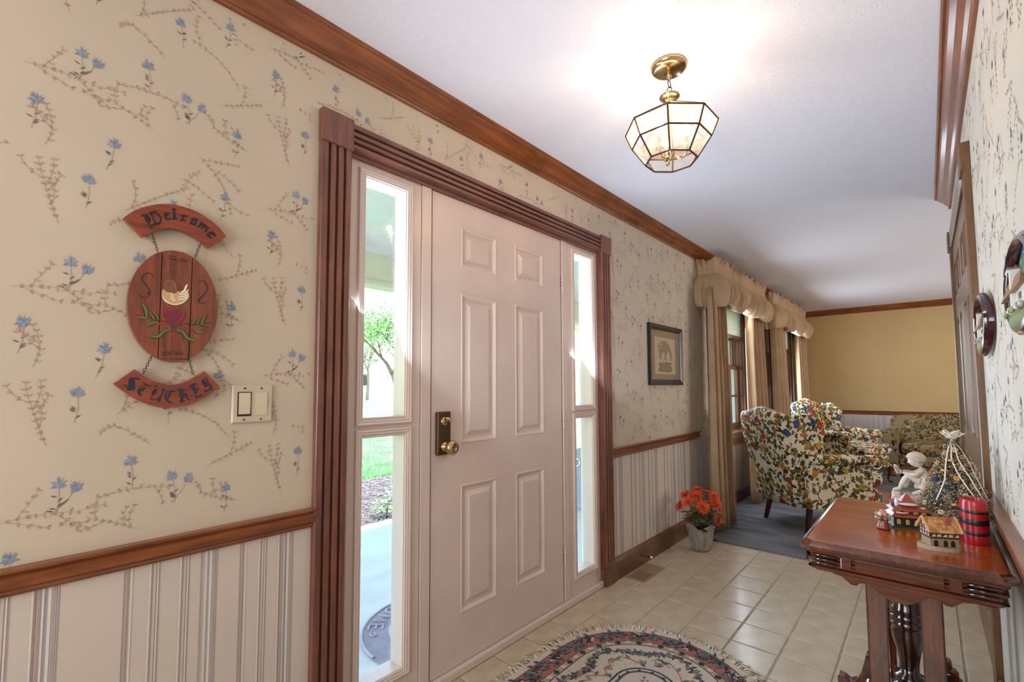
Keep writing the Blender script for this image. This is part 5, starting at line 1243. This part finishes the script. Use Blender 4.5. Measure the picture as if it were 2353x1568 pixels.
# ------------------------------------------------------------------ relief plaques on the right wall
def plaque(label, cx, cz, hx, hz, seed, big):
    t = thing('cottage_plaque', label, 'wall plaque', (cx, W, cz), 0, 'cottage relief plaques')
    mb = MB(); pr = [(1.02, .001), (1.02, .014), (.99, .018), (.95, .018), (.93, .024), (.86, .026), (.80, .020), (.77, .010), (.77, .004)]
    if not big: pr = [(r, y*1.1) for r, y in pr]
    v = []; f = []; m = len(pr); n_ = 64
    for k in range(n_):
        a = 2*PI*k/n_
        for r, y in pr: v.append((hx*(r if r < 1 else 1)*math.cos(a), y, hz*(r if r < 1 else 1)*math.sin(a)))
    for k in range(n_):
        for j in range(m-1): a, b = k*m+j, ((k+1) % n_)*m+j; f.append((a, b, b+1, a+1))
    obj('oval_frame', MB().add(v, f), 'plate_frame', t, smooth='auto')
    mb = MB().add([(hx*.78*math.cos(2*PI*k/40), .006, hz*.78*math.sin(2*PI*k/40)) for k in range(40)], [tuple(range(40))], '7fb0d8'); obj('painted_sky', mb, 'print', t)
    R = random.Random(seed)
    def blob(name, pts, cols):
        mb = MB()
        for (x, z, y, r) in pts:
            for q in range(12): mb.ball((hx*(x+R.uniform(-.5, .5)*r), y+R.uniform(-.003, .003), hz*(z+R.uniform(-.5, .5)*r)), (hx*r*.28, .004, hz*r*.4), 8, 5, R.choice(cols))
        obj(name, mb, 'resin', t)['kind'] = 'stuff'
    blob('tree_foliage', [(.55, .30, .014, .30), (.60, .0, .016, .34), (.62, -.2, .018, .26)], ['2c4430', '3c5838', '4c6a3c', '24382c'])
    blob('tree_foliage', [(-.35, .28, .014, .28), (-.45, .05, .016, .32)], ['3c5838', '4c6a3c', '5c7c44'])
    def bx(name, x0, x1, z0, z1, y0, y1, c): obj(name, MB().box((hx*x0, y0, hz*z0), (hx*x1, y1, hz*z1), c), 'resin', t, bevel=.001)
    bx('cottage_wall', -.35, .70, -.38, .0, .006, .020, 'ded6c8'); bx('chimney', .20, .29, -.40, .42, .010, .027, 'd8d4cc'); bx('chimney_cap', .19, .30, .40, .44, .009, .028, '8a6048')
    mb = MB().prism([(-.45, -.06), (.88, -.14), (.66, .20), (-.22, .26)], lambda u, v, d: (hx*u, .010+d*(1.4-v*2.2), hz*v), 0, .012, '9a7458'); obj('thatched_roof', mb, 'resin', t)
    bx('door', .34, .44, -.38, -.16, .020, .023, '7a3424'); bx('window', .54, .64, -.30, -.18, .020, .022, '5a6c78'); bx('window', -.15, -.02, -.30, -.16, .020, .022, '5a6c78')
    mb = MB()
    for k in range(26): x = -.55+k*.055; mb.ball((hx*x, (.022+R.uniform(0, .004)), hz*(-.42+R.uniform(-.03, .03))), (hx*.05, .006, hz*.05), 8, 5, R.choice(['c8c4bc', 'b4b0aa', 'd8d4cc']))
    obj('garden_wall', mb, 'resin', t)
    mb = MB().ball((hx*.05, .014, hz*-.66), (hx*.66, .018, hz*.24), 24, 12, '74824c'); obj('lawn_mound', mb, 'resin', t, smooth=True)
    blob('flower_border', [(.1, -.48, .028, .12), (-.3, -.46, .026, .12), (.5, -.46, .028, .12)], ['6c8048', '8c5c78', 'a0a868', 'b8a0b0', '5c7040'])
plaque('smaller oval plum framed plaque with cottage scene, nearer the closet door', .985, 1.403, .205, .106, 5, False)
plaque('larger oval plum framed plaque with white chimney cottage, above the candle', .135, 1.400, .200, .100, 8, True)

# ------------------------------------------------------------------ wing chairs
def superring(w_, t_, n_=36, e=.45):
    return [(w_*abs(math.cos(a))**e*(1 if math.cos(a) > 0 else -1), t_*abs(math.sin(a))**e*(1 if math.sin(a) > 0 else -1)) for a in [2*PI*k/n_ for k in range(n_)]]
def cushion(name, x0, x1, y0, y1, z0, z1, mat, parent, crown=.02, e=.35, trap=0.0):
    cx, cy, hx_, hy_ = (x0+x1)/2, (y0+y1)/2, (x1-x0)/2, (y1-y0)/2; n_ = 48; mb = MB(); lv = []
    for j, (s_, z) in enumerate(((0, 0), (.90, 0), (.975, .12), (1, .35), (1, .65), (.975, .88), (.90, 1), (.5, 1.0+crown/(z1-z0)*.8), (0, 1+crown/(z1-z0)))):
        for k in range(n_):
            a = 2*PI*k/n_; ee = e
            px_ = hx_*s_*abs(math.cos(a))**ee*(1 if math.cos(a) > 0 else -1); py_ = hy_*s_*abs(math.sin(a))**ee*(1 if math.sin(a) > 0 else -1)
            py_ *= 1+trap*(px_/hx_)
            lv.append((cx+px_, cy+py_, z0+(z1-z0)*z))
    f = [(j*n_+k, j*n_+(k+1) % n_, (j+1)*n_+(k+1) % n_, (j+1)*n_+k) for j in range(8) for k in range(n_)]
    mb.add(lv, f); return obj(name, mb, mat, parent, smooth=True)
def make_wing_chair(label):
    t = thing('wing_chair', label, 'armchair', (0, 0, 0), 0, 'floral wing chairs')
    # back
    def zt(y): return .955+.060*math.exp(-(y/.17)**2)-.10*max(0, abs(y)-.235)**1.0
    n_ = 40; mb = MB(); vs = []
    lv = [0, .12, .3, .5, .7, .85, .93, .98, 1.0]
    for v in lv:
        w_ = .215+.085*v**.8; th = .065*(1 if v < .9 else math.sqrt(max(0, 1-((v-.9)/.1)**2))); 
        for k in range(n_):
            a = 2*PI*k/n_; c, s_ = math.cos(a), math.sin(a); y = w_*abs(c)**.5*(1 if c > 0 else -1); x = (th*abs(s_)**.6*(1 if s_ > 0 else -1)) if th > 0 else 0
            if v > .9: y *= 1-.05*((v-.9)/.1)**2
            z0 = .20; z = z0+v*(zt(y)-z0); lean = -.02-.185*v**1.1
            if x > 0: x += .018*math.sin(PI*min(1, max(0, (v-.3)/.7)))*(1-(y/w_)**2)
            vs.append((lean+x, y, z))
    f = [(j*n_+k, j*n_+(k+1) % n_, (j+1)*n_+(k+1) % n_, (j+1)*n_+k) for j in range(len(lv)-1) for k in range(n_)]+[tuple(range(n_))]
    mb.add(vs, f); obj('backrest', mb, 'chintz', t, smooth=True, merge=True)
    # seat base with shaped apron
    cushion('seat_base', -.03, .640, -.295, .295, .215, .350, 'chintz', t, .0, .2, .08)
    mb = MB(); pr = [(-.25, .24), (-.25, .200), (-.18, .185), (-.10, .200), (0, .172), (.10, .200), (.18, .185), (.25, .200), (.25, .24)]
    mb.prism(pr, lambda u, v, d: (d, u*1.18, v), .618, .640); obj('shaped_apron', mb, 'chintz', t, bevel=.004)
    cushion('seat_cushion', .02, .700, -.275, .275, .352, .462, 'chintz', t, .022, .24)
    for s_ in (-1, 1):
        # wing
        out = smooth_pts([(-.04, .50), (.06, .56), (.11, .62), (.085, .72), (.10, .82), (.055, .91), (-.06, .955), (-.195, .935)], 4)+[(-.20, .80), (-.13, .52)]
        P = lambda u, v, d, s_=s_: (u, s_*(.275+.03*max(0, (v-.5))*1.6+.035*max(0, u+.1)+d), v)
        obj('wing', MB().prism(out, P, -.035, .022), 'chintz', t, smooth='auto', bevel=.018, seg=4)
        # arm
        sp = [(-.06, .215), (.50, .215), (.50, .56), (.40, .585), (.10, .60), (-.06, .60)]
        obj('arm_side', MB().prism(sp, lambda u, v, d, s_=s_: (u, s_*(.292+.02*u+d), v), -.022, .030), 'chintz', t, smooth='auto', bevel=.012, seg=3)
        pts = [Vector((-.06+.59*q/12, s_*(.305+.03*q/12), .600-.025*(q/12)**2)) for q in range(13)]
        obj('rolled_arm', MB().tube(pts, [.044]*11+[.050, .046], 16), 'chintz', t, smooth='auto')
        obj('piping', MB().tube([(.531, s_*.338+.047*math.cos(a), .575+.047*math.sin(a)) for a in [2*PI*q/20 for q in range(20)]], .0045, 6, closed=True), 'sofa', t, smooth=True)
        # legs
        mb = MB().add([(-.02+.02, s_*.225-.018, .24), (.02+.02, s_*.225-.018, .24), (.04, s_*.225+.018, .24), (0, s_*.225+.018, .24), (-.045, s_*.245-.013, 0), (-.018, s_*.245-.013, 0), (-.018, s_*.245+.013, 0), (-.045, s_*.245+.013, 0)], [(0, 1, 2, 3), (7, 6, 5, 4), (0, 4, 5, 1), (1, 5, 6, 2), (2, 6, 7, 3), (3, 7, 4, 0)])
        obj('rear_leg', mb, 'table_dark', t, bevel=.003)
        pts = [(.600, s_*.270, .235), (.625, s_*.285, .205), (.640, s_*.295, .165), (.630, s_*.290, .110), (.615, s_*.282, .060), (.622, s_*.286, .025), (.645, s_*.298, .012), (.655, s_*.303, .006)]
        obj('cabriole_leg', MB().tube(pts, [.030, .033, .027, .018, .014, .015, .020, .012], 12), 'table_z', t, smooth=True)
    rp_ = [Vector((.36+.345*abs(math.cos(a))**.24*(1 if math.cos(a) > 0 else -1), .278*abs(math.sin(a))**.24*(1 if math.sin(a) > 0 else -1), .458)) for a in [2*PI*k/56 for k in range(56)]]
    obj('cushion_piping', MB().tube(rp_, .0045, 6, closed=True), 'chintz', t, smooth=True)
    return t
def copy_tree(o, parent=None):
    c = o.copy(); COL.objects.link(c); c.parent = parent
    for ch in list(o.children): copy_tree(ch, c)
    return c
ch1 = make_wing_chair('floral wing chair nearest the hall, seen from its back')
ch2 = copy_tree(ch1); ch2['label'] = 'farther floral wing chair, facing the camera side on'
ch1.location = (3.335, -.585, .016); ch1.rotation_euler = (0, 0, math.radians(-40))
ch2.location = (6.10, -.44, .016); ch2.rotation_euler = (0, 0, math.radians(-112))

# ------------------------------------------------------------------ loveseat against the far wall
sf = thing('floral_loveseat', 'faded gold floral loveseat against the far wall', 'sofa', (0, 0, .016))
SXF, SXB, SYL = 6.62, 7.50, -1.06
cushion('seat_base', SXF+.03, SXB-.05, SYL-1.50, SYL-.03, .05, .30, 'sofa', sf, 0, .14)
for k in range(2): cushion('seat_cushion', SXF, SXB-.22, SYL-.16-.62*(k+1), SYL-.165-.62*k, .285, .43, 'sofa', sf, .02, .2)
def bk(u, v):
    return None
out = smooth_pts([(SYL-.06, .30), (SYL-.045, .62), (SYL-.07, .735), (SYL-.17, .765), (SYL-.75, .790), (SYL-1.33, .765), (SYL-1.43, .735), (SYL-1.455, .62), (SYL-1.44, .30)], 4)
obj('backrest', MB().prism(out, lambda u, v, d: (SXB-.30+d+.16*(v-.3), u, v), 0, .17), 'sofa', sf, smooth='auto', bevel=.035, seg=4)
for s_ in (0, 1):
    y0 = SYL if s_ == 0 else SYL-1.50; sg_ = 1 if s_ == 0 else -1
    ar = [(y0-sg_*.15, .03), (y0-sg_*.02, .03), (y0-sg_*.005, .30), (y0+sg_*.035, .50), (y0+sg_*.030, .545), (y0-sg_*.03, .570), (y0-sg_*.10, .560), (y0-sg_*.135, .52), (y0-sg_*.15, .44)]
    obj('arm', MB().prism(ar, lambda u, v, d: (d, u, v-.02*max(0, (SXB-.3-d))*0), SXF+.02, SXB-.10), 'sofa', sf, smooth='auto', bevel=.022, seg=4)
    obj('foot', MB().lathe([(.018, -.016), (.026, .02), (.028, .05)], (SXF+.10, y0-sg_*.09, 0.016), seg=12), 'table_dark', sf, smooth=True)
    obj('skirt_panel', MB().box((SXF+.005, y0-sg_*.145, .0), (SXF+.02, y0-sg_*.01, .16)), 'sofa', sf, bevel=.004)
obj('front_border', MB().box((SXF+.015, SYL-1.35, .16), (SXF+.032, SYL-.15, .285)), 'sofa', sf, bevel=.005)

# small fringed rug in the living room
sr = thing('small_rug', 'small rust rug with cream fringe on the carpet by the wing chairs', 'rug', (0, 0, 0))
mb = MB().box((4.55, -2.1, .017), (5.42, -1.02, .025), '6e3f30'); mb.box((4.60, -2.05, .0251), (5.37, -1.07, .0256), '84503c'); mb.box((4.70, -1.95, .0257), (5.27, -1.17, .0262), '4c3430')
obj('rug_field', mb, 'rugpile', sr); mb = MB()
for k in range(90): y = -2.1+k*1.08/89; x = 5.42; mb.add([(x-.003, y, .022), (x-.003, y+.008, .022), (x+.045, y+.008+rng.uniform(-.01, .01), .018), (x+.045, y+rng.uniform(-.01, .01), .018)], [(0, 1, 2, 3)], 'cfc2a8')
for k in range(70): x = 4.56+k*.86/69; y = -1.02; mb.add([(x, y-.003, .022), (x+.008, y-.003, .022), (x+.008+rng.uniform(-.01, .01), y+.045, .018), (x+rng.uniform(-.01, .01), y+.045, .018)], [(0, 1, 2, 3)], 'cfc2a8')
obj('rug_fringe', mb, 'rugpile', sr)['kind'] = 'stuff'

# ------------------------------------------------------------------ porch and garden
pz = -.12
st(obj('porch_floor', MB().box((-4, .15, pz-.25), (10, 2.62, pz)), 'concrete'), 'pale concrete porch slab outside the front door', 'porch')
st(obj('porch_ceiling', MB().box((-4, .15, 2.50), (10, 3.0, 2.62)), 'porchwhite'), 'white porch ceiling', 'porch')
st(obj('porch_beam', MB().box((-4, 2.46, 2.21), (10, 2.62, 2.50)).box((-4, 2.44, 2.192), (10, 2.64, 2.235)), 'siding'), 'cream porch beam with white edge', 'porch')
for x in (-1.3, 4.93, 9.0):
    p = thing('porch_post', {-1.3: 'cream porch post left of the front door', 4.93: 'cream porch post seen through the right sidelight', 9.0: 'cream porch post at the far porch corner'}[x], 'post', (x, 2.54, pz), 0, 'porch posts')
    obj('shaft', MB().box((-.06, -.06, 0), (.06, .06, 2.32)), 'siding', p, bevel=.006); obj('base_block', MB().box((-.08, -.08, 0), (.08, .08, .16)), 'siding', p, bevel=.006); obj('capital', MB().box((-.08, -.08, 2.20), (.08, .08, 2.319)), 'siding', p, bevel=.006)
# half round door mat
dm = thing('door_mat', 'half round mauve rubber door mat with raised scrolls and lettering', 'door mat', (.524, .565, pz))
MR = .436
def hm(r, n_=32): return [(r*math.cos(PI*k/n_), r*math.sin(PI*k/n_)) for k in range(n_+1)]
obj('mat_base', MB().prism(hm(MR)+[(-MR, -.26), (MR, -.26)], lambda u, v, d: (u, v, d), .0, .008), 'mat', dm)
for ra, rb in ((MR, MR-.012), (.290, .275)):
    mb = MB(); n_ = 40; vs = []
    for k in range(n_+1):
        a = PI*k/n_
        for r, z in ((ra, .008), (ra, .013), (rb, .013), (rb, .008)): vs.append((r*math.cos(a), r*math.sin(a), z))
    mb.add(vs, [(k*4+j, (k+1)*4+j, (k+1)*4+j+1, k*4+j+1) for k in range(n_) for j in range(3)]); obj('raised_band', mb, 'matraise', dm)
R = random.Random(31)
LET = {'W': [[(0, 1), (.25, 0), (.5, .7), (.75, 0), (1, 1)]], 'E': [[(.9, 1), (.1, 1), (.1, 0), (.9, 0)], [(.1, .5), (.75, .5)]], 'L': [[(.1, 1), (.1, 0), (.9, 0)]], 'C': [[(.9, .85), (.6, 1), (.2, .85), (.05, .5), (.2, .15), (.6, 0), (.9, .15)]],
       'O': [[(.5, 1), (.1, .75), (.1, .25), (.5, 0), (.9, .25), (.9, .75), (.5, 1)]], 'M': [[(0, 0), (.1, 1), (.5, .25), (.9, 1), (1, 0)]]}
for i, chx in enumerate('WELCOME'):
    a = math.radians(90-(i-3)*-15.5*-1); a = math.radians(90-(3-i)*15.5)     # reads from outside, tops towards the door
    a = math.radians(90+(i-3)*15.5)
    mb = MB()
    for stp in LET[chx]:
        pts = []
        for u, v in stp:
            rr_ = .325+.075*(1-v); aa = a+(u-.5)*.17; pts.append((rr_*math.cos(aa), rr_*math.sin(aa), .0105))
        mb.tube(pts, .0055, 6)
    obj('letter', mb, 'matraise', dm)
for k in range(30):
    a = R.uniform(.05, PI-.05)
    if 35 < math.degrees(a) < 145 : continue
    r = R.choice((.32, .37, .41)); c = Vector((r*math.cos(a), r*math.sin(a), .010)); obj('scroll', MB().tube([c+Vector((math.cos(t*1.1+k)*.022*(1-t/9), math.sin(t*1.1+k)*.022*(1-t/9), 0)) for t in range(8)], .0045, 5), 'matraise', dm)
for k in range(60):
    r = .27*math.sqrt(R.random()); a = R.uniform(.05, PI-.05); c = (r*math.cos(a), r*math.sin(a)); n_ = 6; ph = R.uniform(0, 1)
    obj('pebble', MB().lathe([(.016, .008), (.015, .012), (0, .0125)], (c[0], c[1], 0), seg=6, ph=ph), 'matraise', dm)
# patio bench
pb = thing('patio_bench', 'grey porch bench with scrolled end seen through the right sidelight', 'bench', (3.05, 1.25, pz))
for s_ in (0, 1.1):
    out = [(-.28, 0), (.28, 0), (.26, .35), (.27, .50), (.22, .60), (.10, .66), (-.05, .66), (-.2, .74), (-.28, .70), (-.30, .5)]
    e = obj('end_panel', MB().prism(out, lambda u, v, d, s_=s_: (s_+d, u, v), 0, .05), 'bluegrey', pb, bevel=.008)
    obj('scroll_trim', MB().tube([(s_-.008, .12+.012*t*math.cos(t), .52+.012*t*math.sin(t)) for t in [q*.5 for q in range(14)]], .008, 6), 'porchwhite', e)
obj('seat', MB().box((.05, -.26, .34), (1.1, .26, .42)), 'bluegrey', pb, bevel=.01); obj('back', MB().box((.05, -.30, .42), (1.1, -.24, .72)), 'bluegrey', pb, bevel=.01)
# ground
st(obj('lawn', MB().add([(-30, 5.0, -.22), (60, 5.0, -.22), (90, 90, .9), (-60, 90, .9)], [(0, 1, 2, 3)]), 'grass'), 'bright front lawn', 'lawn')
st(obj('garden_bed', MB().box((-30, 2.62, -.5), (60, 5.05, -.20)), 'mulch'), 'mulched bed along the porch', 'garden bed')
R = random.Random(12); mb = MB()
for k in range(5200):
    x, y = R.uniform(.6, 4.6), R.uniform(2.7, 5.0); a = R.uniform(0, PI); L_ = R.uniform(.015, .04); d = Vector((math.cos(a), math.sin(a), R.uniform(-.3, .3)))*L_; sd = Vector((-math.sin(a), math.cos(a), 0))*.006; c = Vector((x, y, -.195+R.uniform(0, .015)))
    mb.add([c-d-sd, c+d-sd, c+d+sd, c-d+sd], [(0, 1, 2, 3)], R.choice(['7a6a66', '5c4c48', '8c807c', '6a5a56']))
tag(obj('bark_chips', mb, 'print'), 'loose bark chips covering the bed by the porch', 'mulch', kind='stuff')
mb = MB()
for k in range(9000):
    y = 5+R.random()**1.7*9; x = .6*y-.2+R.uniform(-1, 2.4); z = -.22+(y-5)*.013; h_ = R.uniform(.03, .07); a = R.uniform(0, 6.3); c = Vector((x, y, z)); sd = Vector((math.cos(a), math.sin(a), 0))*.006
    mb.add([c-sd, c+sd, c+Vector((R.uniform(-.02, .02), R.uniform(-.02, .02), h_))], [(0, 1, 2)], R.choice(['5aa048', '3f8438', '72b05a', '84bc70']))
tag(obj('grass_blades', mb, 'print'), 'short grass blades of the lawn beyond the mulch', 'grass', kind='stuff')
for i, (x, y) in enumerate(((1.75, 3.0), (2.25, 3.5), (1.35, 3.25))):
    lp = thing('bed_plant', ['small leafy plant in the mulch nearest the porch edge', 'leafy plant farther back in the mulch', 'low leafy plant at the left of the mulch bed'][i], 'plant', (x, y, -.2), 0, 'plants in the mulch bed'); mb = MB()
    for k in range(150):
        a = R.uniform(0, 2*PI); r = R.uniform(0, .16); c = Vector((r*math.cos(a), r*math.sin(a), R.uniform(.02, .16))); d = Vector((math.cos(a), math.sin(a), R.uniform(.0, .8))).normalized(); sd = d.cross(Vector((0, 0, 1))).normalized()*.012; L_ = R.uniform(.03, .06)
        mb.add([c, c+d*L_*.5+sd, c+d*L_, c+d*L_*.5-sd], [(0, 1, 2, 3)], R.choice(['8ab868', '6a9c4c', 'a8c88c']))
    obj('leaves', mb, 'print', lp)['kind'] = 'stuff'; obj('stem', MB().tube([(0, 0, 0), (.01, 0, .12)], .008, 6), 'bark', lp)
def tree(label, x, y, h_, cr, seed, n_=2600):
    t = thing('garden_tree', label, 'tree', (x, y, 0), 0, 'trees across the lawn'); R = random.Random(seed); tips = []
    def br(p, d, L_, r, dep):
        pts = [p]; 
        for k in range(4): d = (d+Vector((R.uniform(-.2, .2), R.uniform(-.2, .2), R.uniform(-.05, .15)))).normalized(); p = p+d*L_/4; pts.append(p)
        mbt.tube(pts, [r*(1-.14*k) for k in range(5)], 7)
        if dep == 0: tips.append(p); return
        for k in range(R.choice((3, 4))): br(pts[R.choice((2, 3, 4))], (d+Vector((R.uniform(-1, 1), R.uniform(-1, 1), R.uniform(-.2, .6)))).normalized(), L_*.62, r*.5, dep-1)
    mbt = MB(); br(Vector((0, 0, -.2)), Vector((0, 0, 1)), h_*.42, .14, 3); obj('trunk', mbt, 'bark', t, smooth=True); mb = MB()
    for k in range(n_):
        c = R.choice(tips)+Vector((R.gauss(0, cr*.13), R.gauss(0, cr*.13), R.gauss(0, cr*.10))); u = Vector((R.uniform(-1, 1), R.uniform(-1, 1), R.uniform(-1, 1))).normalized(); v_ = u.orthogonal().normalized(); s_ = R.uniform(.07, .14)
        mb.add([c, c+u*s_*.6+v_*s_*.35, c+u*s_*1.2, c+u*s_*.6-v_*s_*.35], [(0, 1, 2, 3)], R.choice(['5c9838', '74ac50', '4a7c30', '8cbc64']))
    obj('leaves', mb, 'print', t)['kind'] = 'stuff'
tree('leafy green tree nearest the porch on the lawn', 9.2, 13.5, 6.0, 3.2, 3, 9000)
tree('leafy green tree seen through the right sidelight', 26, 15, 7.0, 5, 5)
tree('farther green tree at the edge of the lawn', 20, 34, 9.0, 8, 6, 2200)
tree('green tree in front of the neighbouring house', 14.5, 28, 8.0, 7, 9, 2200)
lp = thing('lamp_pole', 'white pole standing on the lawn before the trees', 'pole', (14.9, 23.3, 0)); obj('shaft', MB().lathe([(.12, -.1), (.10, .2), (.07, .25), (.06, 5.5)], seg=12), 'porchwhite', lp, smooth=True)
hs = thing('neighbour_house', 'pale blue house across the street behind the trees', 'house', (27, 58, .2))
obj('wall', MB().box((-9, 0, 0), (9, 8, 5)), 'bluegrey', hs); mb = MB().prism([(-9.6, 5), (9.6, 5), (6.5, 8), (-6.5, 8)], lambda u, v, d: (u, d, v), -.4, 8.4); obj('roof', mb, 'mat', hs)
for k in range(5): wn = obj('window', MB().box((-7.6+k*3.4, -.06, 1.2), (-6.2+k*3.4, 0, 3.0)), 'porchwhite', hs); obj('pane', MB().box((-7.5+k*3.4, -.08, 1.3), (-6.3+k*3.4, -.06, 2.9)), 'dark', wn)
